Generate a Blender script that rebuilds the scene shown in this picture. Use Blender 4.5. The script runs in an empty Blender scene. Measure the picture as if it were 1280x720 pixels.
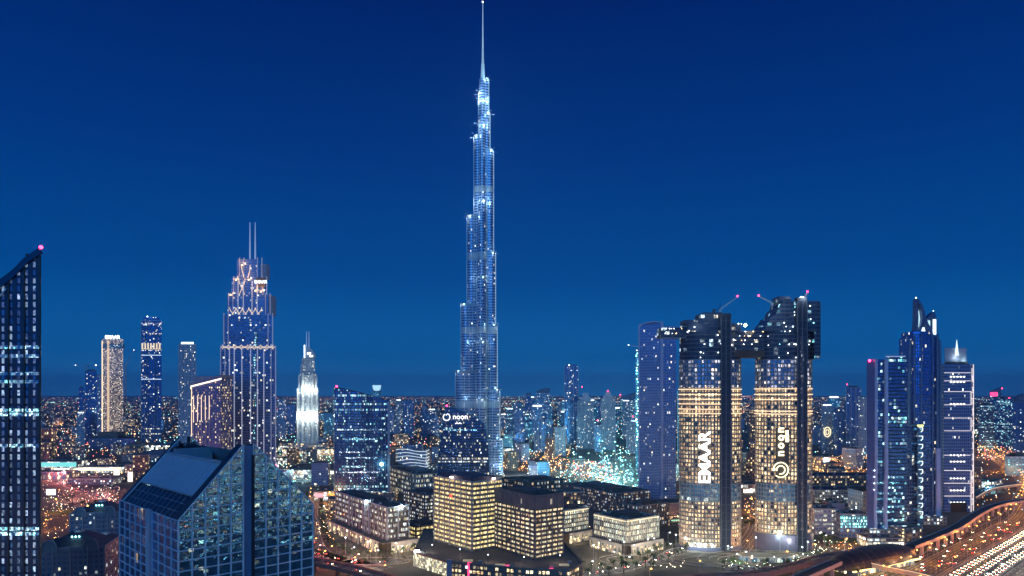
import bpy, math, random
from mathutils import Vector, noise
random.seed(7)
R = math.radians
PI = math.pi
scene = bpy.context.scene
COL = scene.collection

# ---------------------------------------------------------------- camera
CAMZ, FOC, HY = 150.0, 864.0, 491.0
cd = bpy.data.cameras.new('camera'); cam = bpy.data.objects.new('camera', cd); COL.objects.link(cam)
cam.location = (0, 0, CAMZ); cam.rotation_euler = (R(90), 0, 0)
cd.sensor_width = 36; cd.lens = 36 * FOC / 1280; cd.shift_y = (HY - 360) / 1280
cd.clip_start = 1; cd.clip_end = 60000
scene.camera = cam

# ---------------------------------------------------------------- sky, sun, exposure
w = bpy.data.worlds.new('World'); scene.world = w; w.use_nodes = True
nt = w.node_tree; nt.nodes.clear()
wo = nt.nodes.new('ShaderNodeOutputWorld'); bg = nt.nodes.new('ShaderNodeBackground')
sky = nt.nodes.new('ShaderNodeTexSky'); sky.sky_type = 'NISHITA'; sky.sun_disc = False
sky.sun_elevation = R(-2); sky.sun_rotation = R(180); sky.altitude = 0; sky.air_density = 1.0; sky.dust_density = 0.3; sky.ozone_density = 6.0
# dusk grade: the sky texture gives the brightness, a tint by elevation gives the after-sunset colour
tcw = nt.nodes.new('ShaderNodeTexCoord'); spw = nt.nodes.new('ShaderNodeSeparateXYZ'); nt.links.new(tcw.outputs['Generated'], spw.inputs[0])
ramp = nt.nodes.new('ShaderNodeValToRGB'); nt.links.new(spw.outputs[2], ramp.inputs[0])
el = ramp.color_ramp.elements; el[0].position = 0.0; el[0].color = (.030, .300, .760, 1); el[1].position = 1.0; el[1].color = (.0, .009, .075, 1)
for p_, c_ in ((.05, (.002, .140, .440)), (.16, (.000, .070, .300)), (.32, (.000, .037, .225)), (.5, (.000, .016, .140))):
    e_ = el.new(p_); e_.color = (*c_, 1)
mul = nt.nodes.new('ShaderNodeMix'); mul.data_type = 'RGBA'; mul.blend_type = 'MIX'; mul.inputs[0].default_value = .96
skm = nt.nodes.new('ShaderNodeMix'); skm.data_type = 'RGBA'; skm.blend_type = 'MULTIPLY'; skm.inputs[0].default_value = 1
nt.links.new(sky.outputs[0], skm.inputs[6]); skm.inputs[7].default_value = (.0, .03, .11, 1)
nt.links.new(skm.outputs[2], mul.inputs[6]); nt.links.new(ramp.outputs[0], mul.inputs[7])
nt.links.new(mul.outputs[2], bg.inputs[0]); bg.inputs[1].default_value = 1.0
nt.links.new(bg.outputs[0], wo.inputs[0])
sl = bpy.data.lights.new('sun', 'SUN'); so = bpy.data.objects.new('sun', sl); COL.objects.link(so)
# added fill, blue and broad, set like dusk afterglow to lift the facades
sl.energy = 0.95; sl.angle = R(50); sl.color = (0.08, 0.46, 1.0); so.rotation_euler = (R(62), 0, R(-12))
scene.view_settings.view_transform = 'Standard'; scene.view_settings.look = 'None'
scene.view_settings.exposure = 0.0; scene.view_settings.gamma = 1.0
cy = scene.cycles
cy.max_bounces = 5; cy.diffuse_bounces = 2; cy.glossy_bounces = 3; cy.transmission_bounces = 2; cy.volume_bounces = 1
cy.sample_clamp_indirect = 3.0; cy.caustics_reflective = False; cy.caustics_refractive = False
cy.use_light_tree = True
cy.volume_step_rate = 4; cy.volume_max_steps = 64; cy.volume_bounces = 1

# ---------------------------------------------------------------- pixel <-> world
def XY(px, Y): return (px - 640) / FOC * Y
def Z(py, Y): return CAMZ - (py - HY) * Y / FOC
def G(px, py, z=0.0):
    Y = (CAMZ - z) * FOC / (py - HY)
    return Vector((XY(px, Y), Y, z))

# ---------------------------------------------------------------- materials
class N:
    def __init__(s, name):
        s.m = bpy.data.materials.new(name); s.m.use_nodes = True; s.t = s.m.node_tree; s.t.nodes.clear()
        s.out = s.t.nodes.new('ShaderNodeOutputMaterial'); s.p = s.t.nodes.new('ShaderNodeBsdfPrincipled')
        s.t.links.new(s.p.outputs[0], s.out.inputs[0])
    def n(s, kind, **k):
        o = s.t.nodes.new(kind)
        for a, b in k.items(): setattr(o, a, b)
        return o
    def set(s, sock, v):
        if isinstance(v, (int, float)): sock.default_value = v
        elif isinstance(v, tuple): sock.default_value = (*v, 1) if len(v) == 3 and sock.type == 'RGBA' else v
        else: s.t.links.new(v, sock)
    def math(s, op, a, b=0.0, c=None):
        o = s.n('ShaderNodeMath', operation=op); s.set(o.inputs[0], a); s.set(o.inputs[1], b)
        if c is not None: s.set(o.inputs[2], c)
        return o.outputs[0]
    def mix(s, f, a, b, bt='MIX'):
        o = s.n('ShaderNodeMix', data_type='RGBA', blend_type=bt); s.set(o.inputs[0], f); s.set(o.inputs[6], a); s.set(o.inputs[7], b)
        return o.outputs[2]
    def xyz(s, a, b, c=0.0):
        o = s.n('ShaderNodeCombineXYZ'); s.set(o.inputs[0], a); s.set(o.inputs[1], b); s.set(o.inputs[2], c); return o.outputs[0]
    def white(s, v):
        o = s.n('ShaderNodeTexWhiteNoise', noise_dimensions='3D'); s.set(o.inputs['Vector'], v); return o
    def noise(s, v, scale, detail=2.0):
        o = s.n('ShaderNodeTexNoise'); s.set(o.inputs['Vector'], v); o.inputs['Scale'].default_value = scale; o.inputs['Detail'].default_value = detail
        return o.outputs[0]

MATS = {}
def plain(name, col, rough=0.6, metal=0.0, var=0.25, scale=0.15, bump=0.0):
    if name in MATS: return MATS[name]
    s = N(name); tc = s.n('ShaderNodeTexCoord').outputs['Object']
    nz = s.noise(tc, scale, 4.0)
    d = tuple(c * (1 - var) for c in col); l = tuple(min(1, c * (1 + var)) for c in col)
    s.set(s.p.inputs['Base Color'], s.mix(nz, d, l))
    s.p.inputs['Roughness'].default_value = rough; s.p.inputs['Metallic'].default_value = metal
    MATS[name] = s.m; return s.m
def emit(name, col, strength, sample=False):
    if name in MATS: return MATS[name]
    s = N(name); s.p.inputs['Base Color'].default_value = (*[c * 0.5 for c in col], 1)
    s.p.inputs['Emission Color'].default_value = (*col, 1); s.p.inputs['Emission Strength'].default_value = strength
    s.m.cycles.emission_sampling = 'AUTO' if sample else 'NONE'
    MATS[name] = s.m; return s.m
WARM1, WARM2, COOL1, COOL2, TEAL1 = (1, .62, .26), (1, .84, .5), (.5, .8, 1), (.8, .95, 1), (.22, .85, .9)
def facade(name, cw=3.0, fh=3.8, lit=.2, c1=WARM1, c2=COOL2, S=1.5, wall=(.12, .14, .18), glass=(.05, .08, .13), a=.12, b=.22, rows=.0,
           metal=.5, rough=.18, clump=.5, wrough=.5, wmetal=0.0, pane=1.0, cluster=.07, even=0.0):
    """window grid by UV in metres; each cell is its own room, lit or not"""
    if metal >= .5: glass = (min(.5, glass[0] * 2.2), min(.55, glass[1] * 3.0), min(.7, glass[2] * 3.6))    # coated glass mirrors about a fifth of the sky
    if name in MATS: return MATS[name]
    s = N(name)
    uv = s.n('ShaderNodeUVMap').outputs[0]; sp = s.n('ShaderNodeSeparateXYZ'); s.set(sp.inputs[0], uv)
    rnd = s.n('ShaderNodeObjectInfo').outputs['Random']
    seed = s.math('FLOOR', s.math('MULTIPLY', rnd, 977.0))
    cu = s.math('DIVIDE', sp.outputs[0], cw); cv = s.math('DIVIDE', sp.outputs[1], fh)
    fu = s.math('FRACT', cu); fv = s.math('FRACT', cv); iu = s.math('FLOOR', cu); iv = s.math('FLOOR', cv)
    mu = s.math('LESS_THAN', s.math('ABSOLUTE', s.math('SUBTRACT', fu, .5)), .5 - a)
    mv = s.math('LESS_THAN', s.math('ABSOLUTE', s.math('SUBTRACT', fv, .5)), .5 - b)
    mask = s.math('MULTIPLY', mu, mv)
    r1 = s.white(s.xyz(iu, iv, seed)); r2 = s.white(s.xyz(iu, iv, s.math('ADD', seed, 31.7)))
    rr = s.white(s.xyz(iv, 3.3, seed)).outputs['Value']
    # neighbours that share a floor or flat light up together
    cl = s.noise(s.xyz(s.math('MULTIPLY', iu, cluster), s.math('MULTIPLY', iv, cluster * 2.3), seed), 3.1, 2.0)
    thr = s.math('MULTIPLY', s.math('ADD', 1 - clump, s.math('MULTIPLY', s.math('MAXIMUM', s.math('SUBTRACT', s.math('MULTIPLY', cl, 3.0), .9), 0.0), clump * 1.6)), lit)
    if rows > 0:
        thr = s.math('MAXIMUM', thr, s.math('MULTIPLY', s.math('LESS_THAN', rr, rows), .8))
    on = s.math('LESS_THAN', r1.outputs['Value'], thr)
    br = s.math('POWER', r2.outputs['Value'], 2.2)
    inner = s.noise(s.xyz(s.math('MULTIPLY', cu, 2.0), s.math('MULTIPLY', cv, 2.6), seed), 1.7, 2.0)
    if even: br = s.math('ADD', s.math('MULTIPLY', br, 1 - even), even * .42)
    drape = s.math('ADD', s.math('MULTIPLY', s.math('GREATER_THAN', s.noise(s.xyz(s.math('MULTIPLY', cu, 1.3), s.math('MULTIPLY', cv, .9), s.math('ADD', seed, 5.0)), 1.9, 1.0), .47 - .12 * even), .8), .2)
    st = s.math('MULTIPLY', s.math('MULTIPLY', s.math('MULTIPLY', on, mask), s.math('ADD', s.math('MULTIPLY', br, 2.2), .2)), s.math('MULTIPLY', s.math('MULTIPLY', inner, drape), 2.3 * S))
    sc_ = s.n('ShaderNodeSeparateColor'); s.set(sc_.inputs[0], r2.outputs['Color'])
    s.set(s.p.inputs['Emission Color'], s.mix(sc_.outputs[1], c1, c2))
    s.set(s.p.inputs['Emission Strength'], st)
    tc = s.n('ShaderNodeTexCoord').outputs['Object']
    wn = s.noise(tc, .08, 4.0)
    wcol = s.mix(wn, tuple(c * .75 for c in wall), tuple(c * 1.2 for c in wall))
    gcol = s.mix(s.math('MULTIPLY', r1.outputs['Value'], .6), glass, tuple(c * 1.9 for c in glass))
    s.set(s.p.inputs['Base Color'], s.mix(mask, wcol, gcol))
    s.set(s.p.inputs['Metallic'], s.math('ADD', s.math('MULTIPLY', mask, metal - wmetal), wmetal))
    s.set(s.p.inputs['Roughness'], s.math('ADD', s.math('MULTIPLY', mask, rough - wrough), wrough))
    # every pane leans a little differently, so mirrored lights break up
    if pane > 0:
        g = s.n('ShaderNodeNewGeometry').outputs['Normal']
        off = s.n('ShaderNodeVectorMath', operation='SUBTRACT'); s.set(off.inputs[0], r2.outputs['Color']); off.inputs[1].default_value = (.5, .5, .5)
        sc2 = s.n('ShaderNodeVectorMath', operation='SCALE'); s.set(sc2.inputs[0], off.outputs[0]); sc2.inputs['Scale'].default_value = .045 * pane
        ad = s.n('ShaderNodeVectorMath', operation='ADD'); s.set(ad.inputs[0], g); s.set(ad.inputs[1], sc2.outputs[0])
        nn = s.n('ShaderNodeVectorMath', operation='NORMALIZE'); s.set(nn.inputs[0], ad.outputs[0])
        bm = s.n('ShaderNodeBump'); bm.inputs['Strength'].default_value = .25; bm.inputs['Distance'].default_value = .12
        s.set(bm.inputs['Height'], s.noise(uv, .9, 1.0)); s.set(bm.inputs['Normal'], nn.outputs[0])
        s.set(s.p.inputs['Normal'], bm.outputs[0])
    s.m.cycles.emission_sampling = 'NONE'
    MATS[name] = s.m; return s.m

# ---------------------------------------------------------------- mesh builder
def newobj(name, data, parent=None, loc=None, rz=0):
    o = bpy.data.objects.new(name, data); COL.objects.link(o)
    if parent is not None: o.parent = parent
    if loc is not None: o.location = loc
    if rz: o.rotation_euler = (0, 0, rz)
    return o
def tag(o, label=None, cat=None, group=None, kind=None):
    if label: o['label'] = label
    if cat: o['category'] = cat
    if group: o['group'] = group
    if kind: o['kind'] = kind
    return o
def thing(name, label, cat, loc=(0, 0, 0), rz=0, group=None):
    return tag(newobj(name, None, None, loc, rz), label, cat, group)
def copy_tree(o, parent=None):
    c = o.copy(); COL.objects.link(c)
    if parent is not None: c.parent = parent
    for ch in KIDS(o): copy_tree(ch, c)
    return c
def KIDS(o): return [c for c in list(o.children)]

class MB:
    def __init__(s): s.v = []; s.f = []; s.uv = []; s.mi = []
    def face(s, pts, uvs=None, mi=0):
        i = len(s.v); s.v += [tuple(p) for p in pts]; s.f.append(tuple(range(i, i + len(pts))))
        s.uv += (uvs or [(p[0], p[1]) for p in pts]); s.mi.append(mi)
    def prism(s, poly, z0, z1, mi=0, cap=None, top=None, zf=None, bottom=False, u0=0.0):
        n = len(poly); top = top or poly
        zt = [zf(*top[i]) if zf else z1 for i in range(n)]
        u = u0
        for i in range(n):
            j = (i + 1) % n; a, b = poly[i], poly[j]; d = math.hypot(b[0] - a[0], b[1] - a[1])
            s.face([(a[0], a[1], z0), (b[0], b[1], z0), (top[j][0], top[j][1], zt[j]), (top[i][0], top[i][1], zt[i])],
                   [(u, z0), (u + d, z0), (u + d, zt[j]), (u, zt[i])], mi)
            u += d
        cm = mi if cap is None else cap
        if cap != -1: s.face([(top[i][0], top[i][1], zt[i]) for i in range(n)], None, cm)
        if bottom: s.face([(poly[i][0], poly[i][1], z0) for i in reversed(range(n))], None, cm)
        return s
    def box(s, x0, x1, y0, y1, z0, z1, mi=0, cap=None):
        return s.prism([(x0, y0), (x1, y0), (x1, y1), (x0, y1)], z0, z1, mi, cap, bottom=True)
    def beam(s, p, q, w, h=None, mi=0):
        h = h or w; p = Vector(p); q = Vector(q); d = (q - p); L = d.length
        if L < 1e-6: return s
        d.normalize(); up = Vector((0, 0, 1)) if abs(d.z) < .95 else Vector((1, 0, 0))
        x = d.cross(up).normalized() * w / 2; y = x.cross(d).normalized() * h / 2
        A = [p - x - y, p + x - y, p + x + y, p - x + y]; B = [q - x - y, q + x - y, q + x + y, q - x + y]
        for i in range(4):
            j = (i + 1) % 4; s.face([A[j], A[i], B[i], B[j]], [(0, 0), (w, 0), (w, L), (0, L)], mi)
        s.face(A, None, mi); s.face(B[::-1], None, mi); return s
    def cone(s, cx, cy_, z0, z1, r0, r1, n=10, mi=0, cap=None):
        a = [(cx + r0 * math.cos(2 * PI * k / n), cy_ + r0 * math.sin(2 * PI * k / n)) for k in range(n)]
        b = [(cx + r1 * math.cos(2 * PI * k / n), cy_ + r1 * math.sin(2 * PI * k / n)) for k in range(n)]
        return s.prism(a, z0, z1, mi, cap, top=b, bottom=True)
    def ball(s, c, r, mi=0, n=8, sz=1.0):
        c = Vector(c); rings = max(3, n // 2)
        P = lambda i, k: c + Vector((math.sin(PI * i / rings) * math.cos(2 * PI * k / n), math.sin(PI * i / rings) * math.sin(2 * PI * k / n), -sz * math.cos(PI * i / rings))) * r
        for i in range(rings):
            for k in range(n):
                q = [P(i, k), P(i, k + 1), P(i + 1, k + 1), P(i + 1, k)]
                if i == 0: q = [q[0], q[2], q[3]]
                elif i == rings - 1: q = q[:3]
                s.face(q, None, mi)
        return s
    def tube(s, pts, w, mi=0):
        for a, b in zip(pts, pts[1:]): s.beam(a, b, w, mi=mi)
        return s
    def build(s, name, mats, parent=None, loc=None, rz=0, smooth=False):
        me = bpy.data.meshes.new(name); me.from_pydata(s.v, [], s.f)
        for m in (mats if isinstance(mats, (list, tuple)) else [mats]): me.materials.append(m)
        uvl = me.uv_layers.new(name='UVMap')
        flat = [c for p in s.uv for c in (p[0], p[1])]
        uvl.data.foreach_set('uv', flat)
        me.polygons.foreach_set('material_index', s.mi)
        if smooth: me.polygons.foreach_set('use_smooth', [True] * len(s.f))
        me.update()
        return newobj(name, me, parent, loc, rz)

def ellipse(rx, ry, n=32, a0=0, a1=2 * PI, cx=0, cy_=0):
    full = abs(a1 - a0 - 2 * PI) < 1e-6
    return [(cx + rx * math.cos(a0 + (a1 - a0) * k / (n if full else n - 1)), cy_ + ry * math.sin(a0 + (a1 - a0) * k / (n if full else n - 1))) for k in range(n)]
def offset_poly(poly, d):
    n = len(poly); out = []
    for i in range(n):
        p, a, b = Vector(poly[i]), Vector(poly[i - 1]), Vector(poly[(i + 1) % n])
        e1 = (p - a).normalized(); e2 = (b - p).normalized()
        n1 = Vector((e1.y, -e1.x)); n2 = Vector((e2.y, -e2.x)); m = (n1 + n2)
        if m.length < 1e-4: m = n1
        m.normalize(); out.append(tuple(p + m * d / max(.4, m.dot(n1))))
    return out
def rect(x0, x1, y0, y1): return [(x0, y0), (x1, y0), (x1, y1), (x0, y1)]
def ring(poly, z0, z1, d, mats, name, parent, inner=-.3):
    """a closed band that stands d proud of a wall"""
    m = MB(); o = offset_poly(poly, d); i_ = offset_poly(poly, inner); n = len(poly)
    m.prism(o, z0, z1, cap=-1)
    for k in range(n):
        j = (k + 1) % n
        m.face([(*o[k], z1), (*o[j], z1), (*i_[j], z1), (*i_[k], z1)])
        m.face([(*o[j], z0), (*o[k], z0), (*i_[k], z0), (*i_[j], z0)])
    return m.build(name, mats, parent)
def text(body, size, mat, parent, loc, rot, name='sign', depth=.25, extr=None):
    cu = bpy.data.curves.new(name, 'FONT'); cu.body = body; cu.size = size; cu.align_x = 'CENTER'; cu.align_y = 'CENTER'; cu.extrude = depth; cu.offset = extr or 0
    cu.resolution_u = 3; cu.materials.append(mat)
    t = bpy.data.objects.new(name + '_curve', cu); COL.objects.link(t); bpy.context.view_layer.update()
    me = bpy.data.meshes.new_from_object(t.evaluated_get(bpy.context.evaluated_depsgraph_get())); bpy.data.objects.remove(t)
    o = newobj(name, me, parent, loc); o.rotation_euler = rot
    return o
LS = 0.16
def point(loc, col, power, parent=None, radius=.6, name='lamp_light', maxd=None):
    l = bpy.data.lights.new(name, 'POINT'); l.energy = power * LS; l.color = col; l.shadow_soft_size = radius
    return newobj(name, l, parent, loc)

# ---------------------------------------------------------------- shared materials
M = {
 'steel': plain('steel', (.42, .45, .5), .35, .7, .1), 'dark': plain('dark_metal', (.03, .035, .045), .5, .3),
 'concrete': plain('concrete', (.34, .33, .33), .8), 'darkconc': plain('dark_concrete', (.13, .12, .12), .8), 'white': plain('white_paint', (.72, .72, .74), .5, var=.08),
 'roof': plain('roofing', (.10, .095, .09), .9, var=.35, scale=.3), 'slab': plain('slab_white', (.55, .56, .6), .5, var=.1),
 'black': plain('black_cladding', (.02, .024, .035), .35, .2), 'brown': plain('brown_stone', (.2, .155, .125), .75), 'redroof': plain('pink_concrete', (.36, .2, .17), .8),
 'blueglass': plain('blue_glass', (.06, .12, .2), .12, .75, .2), 'duskglass': plain('dusk_glass', (.13, .15, .2), .15, .6, .2),
 'e_warm': emit('warm_light', (1, .6, .25), 9), 'e_white': emit('white_light', (.85, .93, 1), 9), 'e_sign': emit('sign_light', (1, .95, .8), 3.0), 'e_signc': emit('cool_sign_light', (.8, .95, 1), 4.0),
 'e_teal': emit('teal_light', (.3, .9, .95), 9), 'e_red': emit('red_beacon_light', (1, .03, .1), 14), 'e_orange': emit('sodium_light', (1, .42, .08), 14),
 'e_wstrip': emit('warm_strip_light', (1, .72, .45), 1.6), 'e_cstrip': emit('cool_strip_light', (.7, .85, 1), 1.2), 'e_gold': emit('gold_light', (1, .7, .28), 3), 'e_dimc': emit('dim_cool_strip', (.6, .75, 1), .45),
 'e_flood': emit('flood_lamp', (.75, .95, 1), 60), 'e_oranged': emit('dim_orange_light', (1, .4, .12), 1.6),
}
#SECTIONS

def skew(poly, px):
    """side walls that run along the line of sight from the hotel roof, so no flank shows from there"""
    k = (px - 640) / FOC; return [(x + y * k, y) for x, y in poly]
# ================================================================ BUILDERS SHARED BY MANY
def cbox(cpx, Yc, lpx, rpx, th):
    """near corner on column cpx at depth Yc; right face runs at angle th, left face at th+90deg. -> (corner xy, right length, left length)"""
    Cx, Cy = XY(cpx, Yc), Yc
    def L(dx, dy, p):
        k = (p - 640) / FOC; return (k * Cy - Cx) / (dx - k * dy)
    return (Cx, Cy, 0), L(math.cos(th), math.sin(th), rpx), L(-math.sin(th), math.cos(th), lpx)
def beacon(root, x, y, z, r=1.6, name='beacon', m='e_red'):
    b = MB(); b.cone(x, y, z - 2.5, z, .25, .25, 6); b.ball((x, y, z + r * .7), r, 1); return b.build(name, [M['dark'], M[m]], root)
def parapet(root, poly, z, h=1.4, t=.5, mat=None, name='parapet'):
    return ring(poly, z, z + h, .15, mat or M['concrete'], name, root, inner=-t)
def plant_room(root, cx, cy_, z, sx, sy, h, mat=None, name='plant_room'):
    m = MB(); m.box(cx - sx / 2, cx + sx / 2, cy_ - sy / 2, cy_ + sy / 2, z, z + h)
    m.box(cx - sx / 2 - .4, cx + sx / 2 + .4, cy_ - sy / 2 - .4, cy_ + sy / 2 + .4, z + h, z + h + .4)
    o = m.build(name, mat or M['darkconc'], root)
    return o
def hvac(root, spots, z):
    for (x, y) in spots:
        m = MB(); m.box(x - 1.6, x + 1.6, y - 1.2, y + 1.2, z, z + 1.7); m.cone(x - .7, y, z + 1.7, z + 2.0, .6, .6, 8); m.cone(x + .8, y, z + 1.7, z + 2.0, .6, .6, 8)
        m.build('cooling_unit', M['steel'], root)
def banded(root, a, b, z0, z1, nf, glass, slabm, pierm, bay=7.0, pier=.9, sl=.45, out=.5, cell=True, roofm=None, top=True):
    """office block in local axes [0,a] x [0,b]: core, one ribbon window per floor and face, floor slabs, piers"""
    P = rect(0, a, 0, b)
    m = MB(); m.prism(offset_poly(P, -.5), z0, z1 - .02); m.build('core', slabm, root)
    fh = (z1 - z0) / nf
    for k in range(nf):
        za, zb = z0 + k * fh + fh * sl, z0 + (k + 1) * fh
        m = MB()
        for (p, q, n) in (((0, 0), (a, 0), 0), ((0, b), (0, 0), 1)):
            u0 = n * 700 + 13 * k
            L = a if n == 0 else b
            m.face([(*p, za), (*q, za), (*q, zb), (*p, zb)], [(u0, 0), (u0 + L, 0), (u0 + L, 1), (u0, 1)])
        if k < 100: m.build('ribbon_window', glass, root)
        ring(P, z0 + k * fh, za, out, slabm, 'floor_slab', root, inner=-.45)
    pr = MB()
    for L, ax in ((a, 0), (b, 1)):
        nb = max(1, round(L / bay))
        for i in range(nb + 1):
            c = L * i / nb
            if ax == 0: pr.box(c - pier / 2, c + pier / 2, -out - .35, 0, z0, z1 + .5)
            else: pr.box(-out - .35, 0, c - pier / 2 + (0.9 if i == 0 else 0), c + pier / 2 + (.9 if i == 0 else 0), z0, z1 + .5)
    pr.build('facade_piers', pierm, root)
    if top:
        m = MB(); m.prism(P, z1 - .02, z1 + .3); m.build('roof', roofm or M['roof'], root); parapet(root, P, z1 + .3, 1.3, mat=pierm)

# ================================================================ THE SUPERTALL SPIRE TOWER
def supertall():
    Y = 1198.0; s = Y / FOC
    X0 = XY(603.5, Y)
    root = thing('supertall_tower', 'extremely tall silver stepped skyscraper with thin spire, tallest of all', 'skyscraper', (X0, Y, 0))
    fm = facade('supertall_facade', 2.0, 4.6, .035, (1, .85, .6), COOL2, 1.8, (.42, .52, .68), (.025, .04, .085), .10, .27, rows=.015, metal=.75, rough=.2, wrough=.3, wmetal=.55, clump=.6)
    capm = M['steel']
    bandm = facade('mechanical_band', 1.2, 12, .05, COOL1, COOL2, .5, (.62, .66, .72), (.35, .38, .43), .25, .02, metal=.4, rough=.4, wrough=.35)
    def lobe(ang, ext, w):
        d = Vector((math.cos(ang), math.sin(ang))); n = Vector((-d.y, d.x)); r = w / 2
        pts = [(-d * 4 - n * r), (d * (ext - r) - n * r)]
        pts += [d * (ext - r) + d * r * math.sin(t) - n * r * math.cos(t) for t in [PI * k / 8 for k in range(1, 8)]]
        pts += [(d * (ext - r) + n * r), (-d * 4 + n * r)]
        return [tuple(p) for p in pts]
    zt = lambda py: Z(py, Y)
    # (extent in metres from the centre, py of top, width)
    wings = [
     (R(192), [(47.5, 465, 17), (38, 382, 17), (27.5, 272, 16), (15.5, 172, 14), (7.5, 118, 9)]),
     (R(-10), [(35, 550, 16), (30, 488, 16), (25.5, 408, 16), (22.5, 318, 16), (19, 190, 15), (12.5, 143, 12), (10.5, 100, 8)]),
     (R(-95), [(52, 560, 18), (42, 500, 18), (34, 430, 17), (26, 350, 16), (19, 255, 15), (12, 160, 13), (7, 128, 9)]),
     (R(75), [(50, 540, 18), (36, 440, 17), (26, 330, 16), (16, 210, 13)]),
    ]
    for ang, tiers in wings:
        wg = newobj('wing', None, root)
        tiers = sorted(tiers, key=lambda t: -t[0]); z0 = 0
        # each tier is a whole lobe up to its own top, the shorter ones standing further out
        for k, (ext, py, wd) in enumerate(tiers):
            z1 = zt(py)
            m = MB(); P = lobe(ang, ext, wd - .4 * k); m.prism(P, 0 if k == 0 else zt(tiers[k - 1][1]) - 30, z1, 0, 1)
            m.build('wing_tier', [fm, capm], wg)
            ring(P, z1 - 1, z1 + 2.2, .5, M['steel'], 'terrace_rim', wg)
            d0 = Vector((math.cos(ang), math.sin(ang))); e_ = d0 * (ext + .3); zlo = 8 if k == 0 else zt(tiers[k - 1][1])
            m = MB(); m.beam((e_.x, e_.y - .3, zlo), (e_.x, e_.y - .3, z1), .8); m.build('tip_fin', emit('tip_fin_painted_light', (.6, .85, 1), .5) if abs(ang - R(-10)) < .01 else plain('tip_fin_steel', (.7, .75, .82), .4, .3), wg)  # right wing's fins emit to paint in its floodlit edge
            n0 = Vector((-d0.y, d0.x))
            for sg in (-1, 1):
                for fr_ in (.35, .65, .85):
                    e2 = d0 * (ext - wd / 2) * fr_ + n0 * sg * (wd / 2 + .15)
                    m = MB(); m.beam((e2.x, e2.y, zlo), (e2.x, e2.y, z1), .55); m.build('side_fin', plain('tip_fin_steel', (.7, .75, .82), .4, .3), wg)
            # a lamp on each terrace washes the tier above
            if k < len(tiers):
                d = Vector((math.cos(ang), math.sin(ang))); n = Vector((-d.y, d.x))
                for sgn in (-1, 1):
                    p = d * (ext - 3.0) + n * sgn * (wd * .36)
                    m = MB(); m.ball((p.x, p.y, z1 + 1.6), .65, 0, 6); m.build('terrace_lamp', M['e_white'], wg)
                    q_ = d * (ext + 5) + n * sgn * (wd * .5 + 5)
                    m = MB(); m.beam((p.x, p.y, z1 + 1.2), (q_.x, q_.y, z1 + 2.5), .3); m.build('added_lamp_arm', M['steel'], wg)  # arm added to carry the light clear of the wall
                    point((q_.x, q_.y, z1 + 3), (.6, .87, 1), 80000 if z1 > 450 else 26000, wg, 1.2)
    core = MB(); core.prism(ellipse(8.5, 8.5, 20), 0, zt(145), 0, 1); core.prism(ellipse(6.6, 6.6, 16), zt(145), zt(100), 0, 1)
    core.build('core', [fm, capm], root)
    m = MB(); m.cone(0, 0, zt(100), zt(80), 3.8, 2.6, 16); m.cone(0, 0, zt(80), zt(62), 2.0, 1.6, 12); m.build('spire_base', emit('spire_base_painted_light', (.5, .8, 1), .42), root)  # emission paints floodlighting onto the dark spire base
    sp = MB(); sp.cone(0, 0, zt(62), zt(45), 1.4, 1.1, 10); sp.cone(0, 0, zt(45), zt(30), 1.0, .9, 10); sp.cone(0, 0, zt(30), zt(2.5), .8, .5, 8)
    sp.build('spire', emit('spire_painted_light', (.55, .8, 1), .55), root)  # emission stands in for light falling on the spire
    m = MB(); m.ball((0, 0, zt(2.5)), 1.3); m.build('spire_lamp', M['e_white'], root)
    # mechanical floors: paler louvred bands
    for py, h in ((238, 11), (322, 11), (414, 11), (505, 11)):
        z = zt(py)
        for ang, tiers in wings:
            c = [t for t in tiers if zt(t[1]) > z + 6]
            if c:
                ext, _, wd = max(c, key=lambda t: t[0]); m = MB(); k = sorted(tiers, key=lambda t: -t[0]).index(max(c, key=lambda t: t[0]))
                P = offset_poly(lobe(ang, ext, wd - .4 * k), .35); m.prism(P, z - h / 2, z + h / 2, 0, 1); m.build('mechanical_floor', [bandm, capm], root)
    # vertical steel fins on the camera side
    pod = MB(); pod.prism(ellipse(95, 60, 36), 0, 9, 0, 1); pod.build('podium', [facade('podium_glow', 4, 4.5, .6, WARM2, COOL2, 1.2, (.3, .3, .3)), M['roof']], root)
    for k in range(14):
        a = PI + PI * (k + .5) / 14; x, y = 72 * math.cos(a), 52 * math.sin(a)
        point((x, y, 22), (.75, .9, 1), 30000, root, 1.5)
supertall()

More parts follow.
